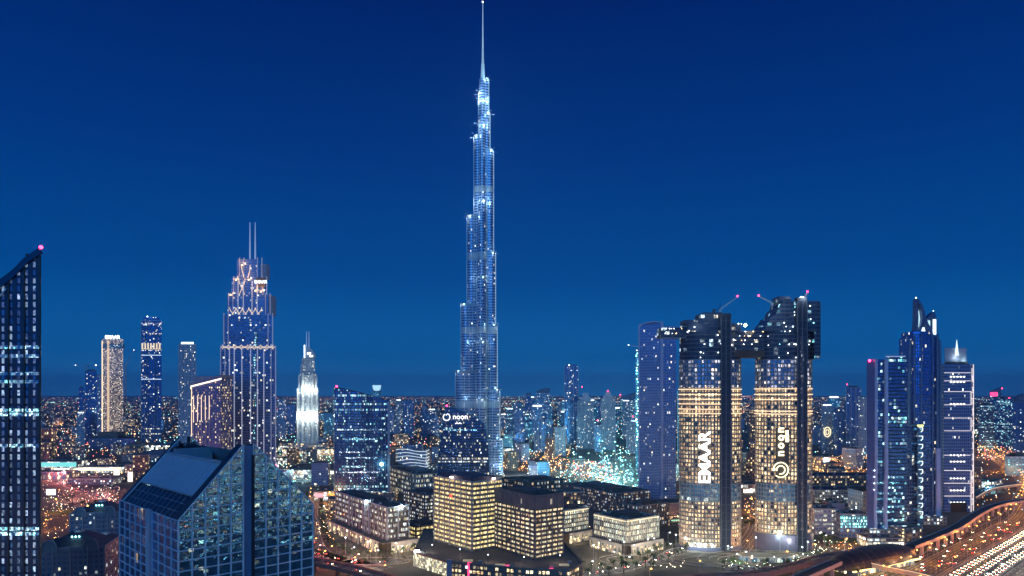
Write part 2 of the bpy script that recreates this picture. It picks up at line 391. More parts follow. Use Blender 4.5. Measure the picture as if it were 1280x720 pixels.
# ================================================================ TALL GLASS TOWER AT THE FRAME EDGE
def edge_tower():
    Y = 345.0; s = Y / FOC; x1 = XY(51.5, Y); x0 = x1 - 60
    root = thing('glass_tower', 'dark glass tower with curved slanting roof and red beacon at the frame edge', 'skyscraper', (x0, Y, 0), 0)
    W = 60.0; zt = lambda px, py: Z(py, Y)
    def top(x, y):
        if y > 20: x += 29
        px = 51.5 - (W - x) / s
        if px > 28: t = (px - 28) / 23.5; return Z(328, Y) + (Z(311, Y) - Z(328, Y)) * t ** .9
        t = (28 - px) / 30; return Z(328, Y) - 9.5 * t ** .8 - 1.5 * t
    n = 16; P = [(W * k / n, 0) for k in range(n + 1)] + [(W * k / n - 29, 40) for k in range(n, -1, -1)]
    gm = facade('edge_tower_facade', 3.9, 4.0, .8, (.55, .7, 1), (.6, .85, 1), .32, (.035, .055, .12), (.05, .07, .11), .34, .17, rows=.12, metal=.7, rough=.12, clump=.5, wmetal=.3, wrough=.25, pane=2.0)
    m = MB(); m.prism(P, 0, 0, 0, 1, zf=top); m.build('body', [gm, M['black']], root)
    m = MB()
    for k in range(n):
        m.beam((P[k][0], -.4, top(*P[k]) - 1), (P[k + 1][0], -.4, top(*P[k + 1]) - 1), 1.1, 3)
    m.build('roof_edge', M['blueglass'], root)
    for k in range(11):   # deep vertical mullions
        m = MB(); x = W - .4 - k * 7.8; 
        if x < 0: break
        m.box(x - .35, x + .35, -.6, 0, 0, top(x, 0) - 2); m.build('mullion', M['black'], root)
    # lit corridor floors seen through the glass
    for i, (py, st) in enumerate(((434, .5), (445, .4), (467, .3), (477, .5), (513, 1.6), (518, .9), (557, .8), (661, .9), (667, 1.4))):
        z = Z(py, Y); m = MB(); m.box(W * .02, W * .985, -.3, 0, z - .8, z + .8)
        m.build('lit_floor', facade('lit_floor_glass_%d' % int(st * 10), 1.1, 1.6, .75, TEAL1, COOL2, st * 1.5, (.04, .06, .1), (.05, .09, .14), .05, .0, clump=.8, cluster=.3), root)
    # roof louvres and mast
    m = MB()
    for k in range(5):
        m.beam((W - 52 + k * 2 + 15, -.7, top(W - 20, 0) - 10 - k * 2.0), (W - 40 + k * 2 + 15, -.7, top(W - 8, 0) - 8 - k * 1.6), .35, .5)
    m.build('roof_louvres', M['white'], root)
    m = MB(); m.box(W - 10, W - 9, 3, 4, top(W - 10, 0) - 2, top(W - 10, 0) + 6); m.build('mast', M['dark'], root)
    beacon(root, W - .8, 1, Z(310, Y), .9)
edge_tower()

# ================================================================ TWIN-GABLED GLASS BUILDING
def gabled():
    A = 300.0; th = R(45.0)
    Cx, Cy = -.4826 * A, A
    k = (391 - 640) / FOC; dx, dy = math.cos(th), math.sin(th); a = (k * Cy - Cx) / (dx - k * dy)
    k = (150 - 640) / FOC; dx, dy = -math.sin(th), math.cos(th); b = (k * Cy - Cx) / (dx - k * dy)
    ze = Z(651, A); t = .453; 
    Yap = Cy + math.sin(th) * a * .47; za = Z(549, Yap)
    root = thing('gabled_glass_building', 'glass office building with two pointed gables and steel window grid in front', 'building', (Cx, Cy, 0), th)
    c = a * .485; slot = 2.4
    gm = facade('gable_glass', a / 2 / 5.0 / 3, 4.45 / 3, .03, TEAL1, WARM2, .5, (.06, .08, .12), (.13, .18, .27), .0, .0, metal=.95, rough=.0, clump=.9, pane=1.5, cluster=.35, wrough=.3)
    gm2 = facade('gable_side_glass', 2.6, 4.45, .05, WARM1, WARM2, .3, (.05, .05, .08), (.07, .085, .14), .0, .0, metal=.85, rough=.1, clump=.9, pane=1.5, cluster=.3)
    fr = plain('grid_frame', (.82, .88, .95), .5, .0)
    def zr(x): return ze + (za - ze) * (x / c if x < c else (a - x) / (a - c))
    depth = 7.0     # the thick front gable
    # front and back gable slabs, split by the slot
    for (y0, y1, nm) in ((0, depth, 'front_gable'), (b - 5, b, 'rear_gable')):
        m = MB()
        for (xa, xb) in ((0, c - slot), (c + slot, a)):
            za_, zb_ = zr(xa), zr(xb)
            for yy, flip in ((y0, 0), (y1, 1)):
                q = [(xa, yy, 0), (xb, yy, 0), (xb, yy, zb_), (xa, yy, za_)]
                uvs = [(xa, 0), (xb, 0), (xb, zb_), (xa, za_)]
                if flip: q = q[::-1]; uvs = uvs[::-1]
                m.face(q, uvs, 0 if not flip else 1)
            m.face([(xa, y0, za_), (xb, y0, zb_), (xb, y1, zb_), (xa, y1, za_)], None, 1)
            m.face([(xa, y1, 0), (xa, y0, 0), (xa, y0, za_), (xa, y1, za_)], [(0, 0), (depth, 0), (depth, za_), (0, za_)], 2 if xa == 0 else 1)
            m.face([(xb, y0, 0), (xb, y1, 0), (xb, y1, zb_), (xb, y0, zb_)], [(0, 0), (depth, 0), (depth, zb_), (0, zb_)], 1)
        m.build(nm, [gm, plain('rake_metal', (.045, .055, .08), .35, .5), gm2], root)
    # recessed blue panel in the slot and the two dark jambs
    m = MB(); m.box(c - slot, c + slot, 1.0, 2.6, 0, za - 3.2); m.build('slot_panel', plain('slot_blue', (.22, .34, .55), .5, .1), root)
    m = MB(); m.box(c + slot - .5, c + slot + .3, -.8, 1.2, 0, za - 7.5); m.build('slot_fin', M['black'], root)
    m = MB(); m.box(c - slot + .2, c + slot - .2, b - 4, b - .5, 0, za - 6.0); m.build('rear_slot_panel', M['blueglass'], root)
    # side walls between the gables
    m = MB()
    m.face([(0, b - 5, 0), (0, depth, 0), (0, depth, ze), (0, b - 5, ze)], [(0, 0), (b - 5 - depth, 0), (b - 5 - depth, ze), (0, ze)], 0)
    m.face([(a, depth, 0), (a, b - 5, 0), (a, b - 5, ze), (a, depth, ze)], [(0, 0), (b, 0), (b, ze), (0, ze)], 0)
    m.build('side_wall', [gm2], root)
    # roof slopes: glazed lower strip, ribbed skylight above, open well under the ridge
    def slope(xa, xb, y0, y1, mi, m, lift=0.0):
        m.face([(xa, y0, zr(xa) + lift), (xb, y0, zr(xb) + lift), (xb, y1, zr(xb) + lift), (xa, y1, zr(xa) + lift)][::1], [(xa, y0), (xb, y0), (xb, y1), (xa, y1)], mi)
    low = plain('dark_roof_glass', (.035, .045, .07), .2, .6)
    sk = plain('skylight_glass', (.5, .6, .75), .45, .25, .15, .05)
    m = MB(); slope(0, c * .27, depth, b - 5, 0, m, -.8); slope(a, a - (a - c) * .27, depth, b - 5, 0, m, -.8); m.build('lower_roof', low, root)
    m = MB(); slope(c * .27, c * .68, depth, b - 5, 0, m, -.4); m.build('skylight', sk, root)
    m = MB(); slope(a - (a - c) * .27, a - (a - c) * .8, depth, b - 5, 0, m, -.4); m.build('skylight', sk, root)
    m = MB(); zz = zr(c * .68)
    for k_ in range(25):
        y = depth + (b - 5 - depth) * k_ / 24
        m.beam((c * .27, y, zr(c * .27)), (c * .68, y, zz), .22, .25)
    m.build('skylight_ribs', plain('rib_metal', (.55, .6, .72), .5, .1), root)
    m = MB()
    for k_ in range(13):
        y = depth + (b - 5 - depth) * k_ / 12; m.beam((0, y, ze - .5), (c * .27, y, zr(c * .27) - .5), .18, .25)
    for f in (.09, .18): m.beam((c * f, depth, zr(c * f) - .5), (c * f, b - 5, zr(c * f) - .5), .18, .25)
    m.build('lower_roof_mullions', plain('dim_mullion', (.25, .3, .42), .5, .1), root)
    m = MB(); m.beam((c * .27, depth, zr(c * .27)), (c * .27, b - 5, zr(c * .27)), .9, .5); m.beam((c * .68, depth, zz), (c * .68, b - 5, zz), .9, 1.2)
    m.build('skylight_kerb', plain('kerb_metal', (.35, .4, .5), .5, .1), root)
    # toothed upper kerb
    m = MB()
    m.beam((c * .68 + .2, depth, zz + .55), (c * .68 + .2, b - 5, zz + .55), .2)
    for k_ in range(30):
        y = depth + .5 + (b - 6 - depth) * k_ / 29; m.box(c * .68 - .1, c * .68 + .5, y - .25, y + .25, zz + .5, zz + 1.2)
    m.build('roof_teeth', plain('tooth_metal', (.4, .46, .6), .5), root)
    # the well: floor, plant walls
    m = MB(); zf = ze + 2.0; m.box(c * .5, a - (a - c) * .5, depth + .1, b - 5.1, zf - 1, zf); m.build('well_floor', M['darkconc'], root)
    for (y0, y1, zt_) in ((depth + 9, depth + 10, zz - .8), (b - 16, b - 15, zz + 3)):
        m = MB(); m.box(c * .68, a - (a - c) * .7, y0, y1, zf, zt_); m.build('well_wall', plain('well_grey', (.4, .42, .5), .7), root)
    m = MB(); m.box(c - 2.6, c + 2.6, b - 13, b - 9, zf, za - 5); m.build('plant_tower', M['blueglass'], root)
    # rake edges
    for y in (-.15, b - 5.1):
        for (p, q) in (((0, y, ze + .25), (c - slot, y, zr(c - slot) + .25)), ((a, y, ze + .25), (c + slot, y, zr(c + slot) + .25))):
            m = MB(); m.beam(p, q, .45, .45); m.build('rake_edge', fr, root)
    # real grid of frames on the two faces seen
    m = MB(); lines = []
    nL = 5; 
    xs = [ (c - slot) * i / nL for i in range(nL + 1)] + [c + slot + (a - c - slot) * i / nL for i in range(nL + 1)]
    for x in xs: m.box(x - .27, x + .27, -.45, -.02, 0, zr(x))
    z = ze
    zs = [ze - 4.45 * i for i in range(0, 22)] + [ze + 4.45 * i for i in range(1, 8)]
    for z in zs:
        if z < 1 or z > za - 3: continue
        for (lo, hi) in ((0, c - slot), (c + slot, a)):
            xa, xb = lo, hi
            if z > ze:
                f = (z - ze) / (za - ze); xa = max(lo, f * c); xb = min(hi, a - f * (a - c))
            if xb - xa > .5: m.box(xa, xb, -.4, -.03, z - .24, z + .24)
    m.build('window_grid', fr, root)
    m = MB(); nb = 10
    for i in range(nb + 1):
        y = b * i / nb; m.box(-.4, -.02, y - .22, y + .22, 0, ze)
    for i in range(0, 22):
        z = ze - 4.45 * i
        if z > 1: m.box(-.36, -.03, 0, b, z - .2, z + .2)
    m.build('side_window_grid', plain('side_grid_frame', (.62, .66, .82), .5, .0), root)
    m = MB(); m.box(-1.3, -.1, b * .4, b * .46, 0, ze + 1); m.build('side_fin', plain('side_fin_metal', (.4, .46, .62), .5, .2), root)
    m = MB(); m.ball((a * .71, 2, zr(a * .71) + 1.2), .8); m.build('beacon', emit('pink_beacon', (1, .15, .25), 5), root)
gabled()

# ================================================================ STEPPED TOWER WITH TWO MASTS
def stepped_tower():
    Y = 1100.0; s = Y / FOC
    root = thing('stepped_tower', 'stepped dark tower with glowing crossed ribs at its top and two masts', 'skyscraper', (XY(310, Y), Y, 0), R(0))
    fm = facade('stepped_facade', 3.0, 4.0, .10, WARM2, COOL2, 1.2, (.13, .19, .34), (.025, .045, .085), .1, .2, metal=.7, rough=.15, rows=.0, clump=.3)
    X = lambda px: (px - 310) * s
    zt = lambda py: Z(py, Y)
    tiers = [(276, 344.5, 434, 0), (279, 340, 393, 0), (284, 336, 368, 0), (289.5, 331, 346, 0), (296, 324, 322, 0)]
    zprev = 0
    for k, (l, r_, py, _) in enumerate(tiers):
        dpt = (r_ - l) * s * .8; m = MB(); off = 3.0 * k
        m.prism(skew(rect(X(l), X(r_), off, off + dpt - off * .8), 300), max(0, zprev - 8), zt(py), 0, 1); m.build('tier', [fm, M['darkconc']], root); zprev = zt(py)
        # pale corner fins rise above each terrace
        for px in (l, l + 5.5, r_ - 5.5, r_):
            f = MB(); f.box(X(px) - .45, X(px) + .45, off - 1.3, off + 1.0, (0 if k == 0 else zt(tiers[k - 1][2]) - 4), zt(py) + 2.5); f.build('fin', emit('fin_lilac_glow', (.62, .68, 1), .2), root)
    # long fins over the full height
    for px in (287, 293, 302.5, 313.5, 322, 330):
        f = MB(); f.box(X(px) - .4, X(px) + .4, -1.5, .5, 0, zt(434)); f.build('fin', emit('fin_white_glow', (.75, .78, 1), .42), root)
    for px in (296, 302.5, 313.5, 320):
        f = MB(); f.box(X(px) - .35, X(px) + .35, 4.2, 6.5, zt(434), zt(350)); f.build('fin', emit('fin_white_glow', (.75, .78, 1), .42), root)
    for q_ in ((X(321), X(329), 14, 30, zt(346), zt(328)), (X(332), X(337), 10, 30, zt(393), zt(368))):
        fx = MB(); fx.box(*q_); fx.build('crown_screen', plain('screen_blue', (.3, .33, .45), .5), root)
    # crossed rib bands
    wm = emit('rib_light', (1, .78, .6), .95)
    def cross(px0, px1, py0, py1, n, off, w=.7):
        b = MB()
        for i in range(n):
            xa, xb = X(px0 + (px1 - px0) * i / n), X(px0 + (px1 - px0) * (i + 1) / n); za, zb = zt(py0), zt(py1)
            seg = 6
            for sgn in (0, 1):
                pts = []
                for q in range(seg + 1):
                    t = q / seg; e = .5 - .5 * math.cos(PI * t); x = xa + (xb - xa) * (e if sgn else 1 - e); pts.append((x, off, za + (zb - za) * t))
                b.tube(pts, w)
        b.build('crossed_ribs', wm, root)
    cross(285.5, 326, 399, 384, 5, 4.2)
    cross(299, 310, 374, 330, 1, 9.5, .9); cross(296, 304, 372, 347, 1, 8, .7)
    cross(278, 342, 437, 431, 8, -1.2, .55)
    m = MB(); m.box(X(276), X(344.5), -1.1, 0, zt(434) - 1.0, zt(434) + 1.0); m.build('terrace_band', emit('band_light', (1, .8, .65), .5), root)
    # terrace lamps, warm
    for px, py, y in ((300, 330, 8), (293, 349, 6), (309, 349, 6), (318, 363, 4), (325, 364, 4), (287, 368, 4)):
        m = MB(); m.ball((X(px), y, zt(py)), 1.3); m.build('terrace_lamp', emit('terrace_orange', (1, .5, .2), 6), root); point((X(px), y - 3, zt(py) + 4), (1, .42, .12), 36000, root, 1)
    m = MB(); m.box(X(318), X(330), 7.2, 7.8, zt(358), zt(346)); m.build('sign_board', M['darkconc'], root)
    text('EMAAR', 6.2, M['e_signc'], root, (X(324), 6.6, zt(351.5)), (R(90), 0, 0), 'sign', .3, .12)
    for px in (306.5, 313.2):
        m = MB(); m.cone(X(px), 20, zt(322) - 5, zt(300), 1.5, 1.2, 8); m.cone(X(px), 20, zt(300), zt(274), 1.1, .6, 8); m.build('mast', emit('mast_painted_light', (.5, .65, 1), .38), root)  # masts emit faintly in place of light falling on them
    for py, dx in ((470, 0), (500, 3), (452, -2), (425, 4), (540, 1)):
        m = MB(); m.box(X(317 + dx * .2), X(319.6 + dx * .2), -.4, 0, zt(py + 9), zt(py - 9)); m.build('lit_stair_window', facade('stair_glass', 1.0, 4, .55, TEAL1, COOL2, 1.3, (.05, .06, .1), (.04, .07, .12), .1, .2), root)
    pod = MB(); pod.box(X(268), X(352), -12, 60, 0, 22); pod.build('podium', facade('stepped_podium', 4, 4, .4, WARM1, COOL2, 1.2, (.2, .2, .22)), root)
stepped_tower()

# ================================================================ FLOODLIT CREAM TOWER WITH QUARTER-ROUND CROWN
def cream_tower():
    Y = 1650.0; s = Y / FOC
    root = thing('floodlit_tower', 'slim white floodlit tower with quarter round crown and twin masts', 'skyscraper', (XY(384.5, Y), Y, 0))
    X = lambda px: (px - 384.5) * s
    zt = lambda py: Z(py, Y)
    fm = facade('cream_facade', 3.2, 3.9, .3, WARM2, COOL2, .9, (.62, .64, .62), (.10, .13, .17), .22, .2, metal=.3, clump=.3)
    for k, (l, r_, py) in enumerate(((371, 398, 487), (373, 396.5, 468), (375.5, 394, 457), (377, 393.5, 447))):
        m = MB(); d = (r_ - l) * s; m.prism(skew(rect(X(l), X(r_), 2.5 * k, d), 385), 0 if k == 0 else zt((487, 468, 457)[k - 1]) - 3, zt(py), 0, 1); m.build('tier', [fm, M['concrete']], root)
    for px, w_, py in ((372, 1.6, 485), (378, 2.0, 466), (385, 2.6, 486), (391, 2.0, 466), (397.3, 1.6, 485)):
        m = MB(); m.prism(ellipse(w_ * s * .75, 2.2, 12, cx=X(px), cy_=-.8), 20, zt(py)); m.build('rounded_bay', plain('bay_white', (.75, .76, .72), .5, var=.05), root, smooth=False)
    # floodlights at the foot of every bay
    for px in (374.5, 381.5, 388.5, 395):
        point((X(px), -9, 22), (.85, 1, .95), 230000, root, 1.5); point((X(px), -8, 95), (.85, 1, .95), 170000, root, 1.5)
        m = MB(); m.ball((X(px), -9, 20), 1.0); m.build('floodlight', M['e_white'], root)
    point((X(380), -8, zt(488) + 2), (.9, 1, .95), 160000, root, 1.5); point((X(391), -8, zt(488) + 2), (.9, 1, .95), 160000, root, 1.5)
    pts = [(X(379.5), zt(447)), (X(379.5), zt(433))] + [(X(379.5) + (X(393) - X(379.5)) * math.sin(t), zt(447) + (zt(433) - zt(447)) * math.cos(t)) for t in [PI / 2 * q / 7 for q in range(0, 8)]]
    m = MB()
    for yy, fl in ((7, 0), (18, 1)):
        q = [(x, yy, z) for x, z in pts]; m.face(q if fl else q[::-1])
    for a_, b_ in zip(pts[1:], pts[2:]): m.face([(a_[0], 7, a_[1]), (b_[0], 7, b_[1]), (b_[0], 18, b_[1]), (a_[0], 18, a_[1])])
    m.face([(pts[0][0], 7, pts[0][1]), (pts[0][0], 18, pts[0][1]), (pts[1][0], 18, pts[1][1]), (pts[1][0], 7, pts[1][1])]); m.build('crown', plain('crown_white', (.6, .62, .64), .4), root)
    m = MB(); m.box(X(383), X(387.5), 6.4, 6.9, zt(443), zt(440.5)); m.box(X(386), X(390), 6.4, 6.9, zt(446), zt(444)); m.build('crown_light', M['e_sign'], root)
    m = MB(); m.box(X(379), X(380), 6, 8, zt(447), zt(431)); m.build('crown_edge', M['e_signc'], root)
    for px in (381.3, 384.3): m = MB(); m.cone(X(px), 12, zt(440), zt(413.5), 1.3, .6, 8); m.build('mast', emit('mast_painted_light', (.5, .65, 1), .38), root)  # faint emission paints these masts as lit
    m = MB(); m.prism(ellipse(62, 40, 28, cx=X(384), cy_=10), 0, 16, 0, 1); m.prism(ellipse(48, 30, 28, cx=X(384), cy_=10), 16, 30, 0, 1)
    m.build('podium', [facade('cream_podium', 4, 4.4, .5, WARM1, WARM2, 1.3, (.42, .36, .28), clump=.4), M['roof']], root)
    for k in range(8):
        a_ = PI + PI * (k + .5) / 8; point((X(384) + 66 * math.cos(a_), 10 + 45 * math.sin(a_), 10), (1, .75, .45), 45000, root, 1)
cream_tower()

# ================================================================ CONSTRUCTION TWIN TOWERS WITH SKYBRIDGE
def crane(label, X_, Y_, z0, mast, jib, yaw, tip=None, luff=0.0, cat='crane', name='tower_crane', group='tower cranes', lamp='e_red', wd=1.1):
    root = thing(name, label, cat, (X_, Y_, z0), yaw, group)
    m = MB()
    for (a, b) in ((-1, -1), (1, -1), (1, 1), (-1, 1)): m.beam((a * wd / 2, b * wd / 2, 0), (a * wd / 2, b * wd / 2, mast), .3)
    z = 0
    while z < mast - 2: m.beam((-wd / 2, -wd / 2, z), (wd / 2, -wd / 2, z + 2), .18); m.beam((wd / 2, wd / 2, z), (-wd / 2, wd / 2, z + 2), .18); z += 2
    m.build('mast', plain('crane_yellow', (.45, .42, .38), .5), root)
    m = MB(); m.box(-1, 1, -1.2, 1.2, mast, mast + 2.2); m.build('cab', M['white'], root)
    c, s_ = math.cos(luff), math.sin(luff); e = (jib * c, 0, mast + 2 + jib * s_)
    m = MB(); m.beam((0, -.6, mast + 2), e, .35); m.beam((0, .6, mast + 2), e, .35); m.beam((0, 0, mast + 3.3), (e[0], 0, e[2] + .3), .35)
    for k in range(10):
        t = k / 10; m.beam((e[0] * t, -.6, mast + 2 + (e[2] - mast - 2) * t), (e[0] * (t + .05), 0, mast + 3.3 + (e[2] - mast - 3) * (t + .05)), .15)
    m.build('jib', plain('jib_white', (.7, .66, .62), .5), root)
    m = MB(); m.beam((0, 0, mast + 2), (-jib * .28, 0, mast + 2.2), .8); m.box(-jib * .28 - 1.2, -jib * .28 + 1.2, -1, 1, mast - .5, mast + 2.4); m.build('counterweight', M['darkconc'], root)
    m = MB(); m.beam((0, 0, mast + 2), (0, 0, mast + 7), .4); m.beam((0, 0, mast + 7), (e[0] * .8, 0, mast + 2 + (e[2] - mast - 2) * .8), .12); m.beam((0, 0, mast + 7), (-jib * .26, 0, mast + 2.5), .12); m.build('pendant_lines', M['dark'], root)
    if lamp: m = MB(); m.ball((e[0], 0, e[2] + 1), .9); m.build('beacon', M[lamp], root)
    return root

def twins():
    Y = 650.0; s = Y / FOC; zt = lambda py: Z(py, Y)
    spec = [(857, 934.5, 902.5, 914.5, 404, 'left'), (955.5, 1025.5, 998.5, 1010.5, 404, 'right')]
    gold = facade('apartment_facade', 3.05, 3.95, .9, (1, .58, .26), (1, .80, .48), 1.15, (.30, .22, .17), (.06, .06, .08), .2, .16, rows=.2, clump=.1, metal=.3, pane=.6, even=.3)
    mid = facade('dim_apartment_facade', 3.05, 3.95, .55, (.8, .85, 1), (1, .8, .55), .8, (.2, .2, .26), (.07, .1, .16), .14, .18, rows=.1, clump=.6, metal=.6)
    raw = facade('unfinished_floors', 4.2, 3.95, .12, COOL1, (1, .8, .5), .9, (.06, .07, .12), (.03, .045, .09), .06, .12, clump=.9, metal=.2, rough=.5, cluster=.2)
    glassb = facade('belt_glass', 4, 3.9, .12, COOL2, WARM2, .6, (.3, .36, .42), (.10, .17, .22), .03, .14, metal=.7)
    slabm = plain('balcony_edge', (.5, .43, .38), .6); slabd = plain('raw_slab_edge', (.2, .18, .19), .7)
    labels = ['oval apartment tower with vertical white lettering down its front, under a crane', 'oval apartment tower with a ring emblem and stacked letters, taller top']
    for q, (l, r_, sl, sr, tp, _) in enumerate(spec):
        cx = (l + r_) / 2; W = (r_ - l) * s / 2; root = thing('apartment_tower', labels[q], 'skyscraper', (XY(cx, Y), Y + 22, 0), 0, 'twin apartment towers joined by a bridge')
        E = ellipse(W, 17, 44); X = lambda px: (px - cx) * s
        Yf = Y + 6; zt = lambda py: Z(py, Yf)
        zb = zt(684) if q == 0 else zt(668)
        belts = (zt(628), zt(604)); z1 = zt(520); z2 = zt(449); z3 = zt(414)
        parts = [(zb, belts[0], gold, 'lower_floors'), (belts[0], belts[1], glassb, 'glass_belt'), (belts[1], z1, gold, 'middle_floors'), (z1, zt(484), gold, 'bright_floors'), (zt(484), z2, mid, 'upper_floors'), (z2, z3, raw, 'unfinished_floors')]
        for (a, b, mm, nm) in parts:
            m = MB(); m.prism(E, a, b, 0, -1); m.build(nm, mm, root)
        z = zb; k = 0
        Eo = offset_poly(E, 1.1)
        while z < z3:
            on = belts[0] - 2 < z < belts[1] - 2
            ring(E if on else E, z - .2, z + .25 if z < zt(520) else z + .3, .35 if on else (1.15 if z < z2 else .7), slabm if z < z2 else slabd, 'balcony_slab', root)
            z += 3.95; k += 1
        # bright ribbon floors
        for py in (486.5, 493, 499, 505, 511.5, 517) if q == 0 else (486, 493, 499.5, 514, 517.5):
            ring(E, zt(py) - .35, zt(py) + .35, 1.35, M['e_wstrip'], 'ribbon_light', root, inner=.9)
        # partition walls between balconies
        for k in range(2, 44):
            ang = 2 * PI * k / 44
            if math.sin(ang) < .1:
                m = MB(); x, y = (W + .5) * math.cos(ang), 17.5 * math.sin(ang); m.box(x - .16, x + .16, y - .5, y + .6, zb, z2); m.build('facade_pier', slabm, root)
        # lift shaft slot with its hoist rails
        ym = -17 * math.sqrt(max(0, 1 - (X((sl + sr) / 2) / W) ** 2))
        m = MB(); m.box(X(sl), X(sr), ym - 3.4, ym + 4, 0, zt(392 if q == 0 else 372)); m.build('service_shaft', plain('shaft_dark', (.05, .055, .08), .7), root)
        m = MB()
        for px in (sl, (sl + sr) / 2, sr): m.box(X(px) - .35, X(px) + .35, ym - 4.1, ym - 3.3, 0, zt(398 if q == 0 else 378))
        z = 5
        while z < zt(400): m.box(X(sl), X(sr), ym - 3.9, ym - 3.5, z, z + .3); z += 7.9
        m.build('hoist_rails', plain('hoist_metal', (.16, .17, .22), .6), root)
        if q == 1:
            m = MB(); m.box(X(1002.8), X(1006.2), ym - 3.7, ym - 3.41, 20, zt(420)); m.build('lit_stair', facade('stairs_lit', 2.2, 3.9, .35, WARM1, COOL2, .5, (.1, .08, .08), (.05, .05, .07)), root)
        # ground floor skirt and lamps
        m = MB(); m.prism(offset_poly(E, 2), 0, zb - .3, 0, 1); m.build('base', [plain('base_blue', (.14, .15, .25), .5), M['roof']], root)
        if q == 0:
            for px in (866, 875, 883.5, 892):
                m = MB(); m.ball((X(px), -16.5, zb + 2), .95); m.build('floodlight', M['e_flood'], root)
                point((X(px), -21, zb + 2), (.85, 1, .9), 9000, root, .5)
        # crowns
        if q == 0:
            for (a, b, y0, y1, p0, p1) in ((862, 930, -14, 14, 414, 404), (880, 919, -10, 10, 404, 391), (860, 880, -10, 8, 404, 399), (884, 908, -9, 6, 391, 389.5)):
                m = MB(); m.prism(rect(X(a), X(b), y0, y1), zt(p0), zt(p1), 0, 1); m.build('crown_block', [raw, M['darkconc']], root)
        else:
            prof = [(957, 414), (961, 406), (966, 400), (968, 396), (973, 394), (976, 386), (980, 384), (982, 376), (1028, 376), (1030, 378), (1030, 448), (1022, 448), (1022, 414)]
            m = MB(); f = [(X(a), -15, zt(b)) for a, b in prof]; g = [(X(a), 15, zt(b)) for a, b in prof]
            n = len(f); uvf = [(p[0], p[2]) for p in f]
            m.face(f[::-1], uvf[::-1]); m.face(g, uvf)
            for i in range(n):
                j = (i + 1) % n; m.face([f[i], g[i], g[j], f[j]][::-1], [(0, f[i][2]), (30, g[i][2]), (30, g[j][2]), (0, f[j][2])])
            m.build('leaning_top', facade('glassy_top', 4.2, 3.95, .10, COOL1, TEAL1, .9, (.06, .08, .13), (.04, .06, .11), .06, .14, clump=.9, metal=.3, cluster=.2), root)
            m = MB(); m.prism(rect(X(981), X(996), -8, 8), zt(376), zt(369), 0, 1); m.build('crown_block', [raw, M['darkconc']], root)
            z = zt(448)
            while z < zt(378):
                t = max(0, (zt(414) - z)); 
                xl = 957 if z < zt(414) else 957 + (z - zt(414)) / (zt(376) - zt(414)) * 26
                m = MB(); m.box(X(xl if z > zt(414) else 1022), X(1030), -15.6, -15.1, z, z + .35); m.build('floor_edge', slabd, root); z += 3.95
            for px in (999.5, 1009): m = MB(); m.box(X(px) - .3, X(px) + .3, -17.5, -16.9, zt(450), zt(373)); m.build('crown_rail', M['steel'], root)
        # names in light
        if q == 0:
            text('EMAAR', 15.2, emit('bright_sign', (1, .97, .88), 6), root, (X(881.5), -21.5, zt(571.5)), (R(90), R(-90), 0), 'sign', .3, .2)
            m = MB(); m.box(X(875.5), X(887.5), -20.6, -20.3, zt(603), zt(540)); m.build('sign_backing', plain('sign_back', (.10, .08, .07), .7), root)
        else:
            tx = emit('gold_sign', (1, .88, .55), 2.6); m = MB(); m.box(X(970), X(987), -20.9, -20.6, zt(595), zt(534)); m.build('sign_backing', plain('sign_back', (.10, .08, .07), .7), root)
            for i, ch in enumerate('noon'):
                text(ch, 10.5, tx, root, (X(975.5), -22.0, zt(579.5 - 13.3 - i * 9.7)), (R(90), R(-90), 0), 'sign', .3, .3)
            m = MB(); m.box(X(982.5), X(986), -21.6, -21, zt(552), zt(537.5)); m.ball((X(980.6), -21.3, zt(545)), .9); m.build('script_sign', tx, root)
            for rr, a0 in ((7.0, -2.4), (3.9, -2.0)):
                m = MB(); m.tube([(X(976) + rr * math.cos(a0 + (2 * PI - 1.0) * k / 20 + .1), -22, zt(586.5) + rr * math.sin(a0 + (2 * PI - 1.0) * k / 20 + .1)) for k in range(21)], .8); m.build('ring_emblem', tx, root)
            m = MB(); m.ball((X(967.5), -22, zt(586)), 1.5); m.build('emblem_dot', tx, root)
        # work lamps scattered on the open floors
        rnd = random.Random(5 + q)
        for k in range(26 if q == 0 else 30):
            px = rnd.uniform(l + 3, r_ - 3); py = rnd.choice((404, 409, 414, 419.5, 425, 430.5, 441, 447)) + rnd.uniform(-.8, .8)
            if q == 1 and rnd.random() < .45: py = rnd.uniform(380, 404); px = rnd.uniform(978, 1026)
            x = X(px); y = -17 * math.sqrt(max(0, 1 - (x / W) ** 2)) - 1.4
            if py < 414: y = min(y, -15.5)
            m = MB(); m.ball((x, y, zt(py)), rnd.uniform(.28, .6), 0, 6); m.build('work_lamp', M['e_white' if rnd.random() < .75 else 'e_teal'], root)
        for (px, py) in (((878, 409), (895, 396), (935.5, 407.5)) if q == 0 else ((967, 400), (1006.5, 375), (979, 384))):
            point((X(px), -24, zt(py) + 2), (.7, .92, 1), 9000, root, 1)
    # the bridge between and the arm that overhangs on the left
    cx = 930; X = lambda px: (px - cx) * s; zt = lambda py: Z(py, Y + 8)
    br = thing('sky_bridge', 'dark unfinished bridge slab joining the two oval towers high up', 'bridge', (XY(cx, Y), Y + 22, 0))
    m = MB(); m.prism(rect(X(919), X(960), -12, 12), zt(442), zt(413), 0, 1, bottom=True); m.build('span', [raw, plain('bridge_brown', (.10, .065, .06), .7)], br)
    m = MB(); m.prism(rect(X(919), X(960), -13, 13), zt(446), zt(438), bottom=True); m.build('soffit', plain('bridge_brown', (.10, .065, .06), .7), br)
    for py in (437, 431.5, 426, 420.5, 415): m = MB(); m.box(X(919), X(960), -13, -12.05, zt(py), zt(py) + .4); m.build('floor_edge', slabd, br)
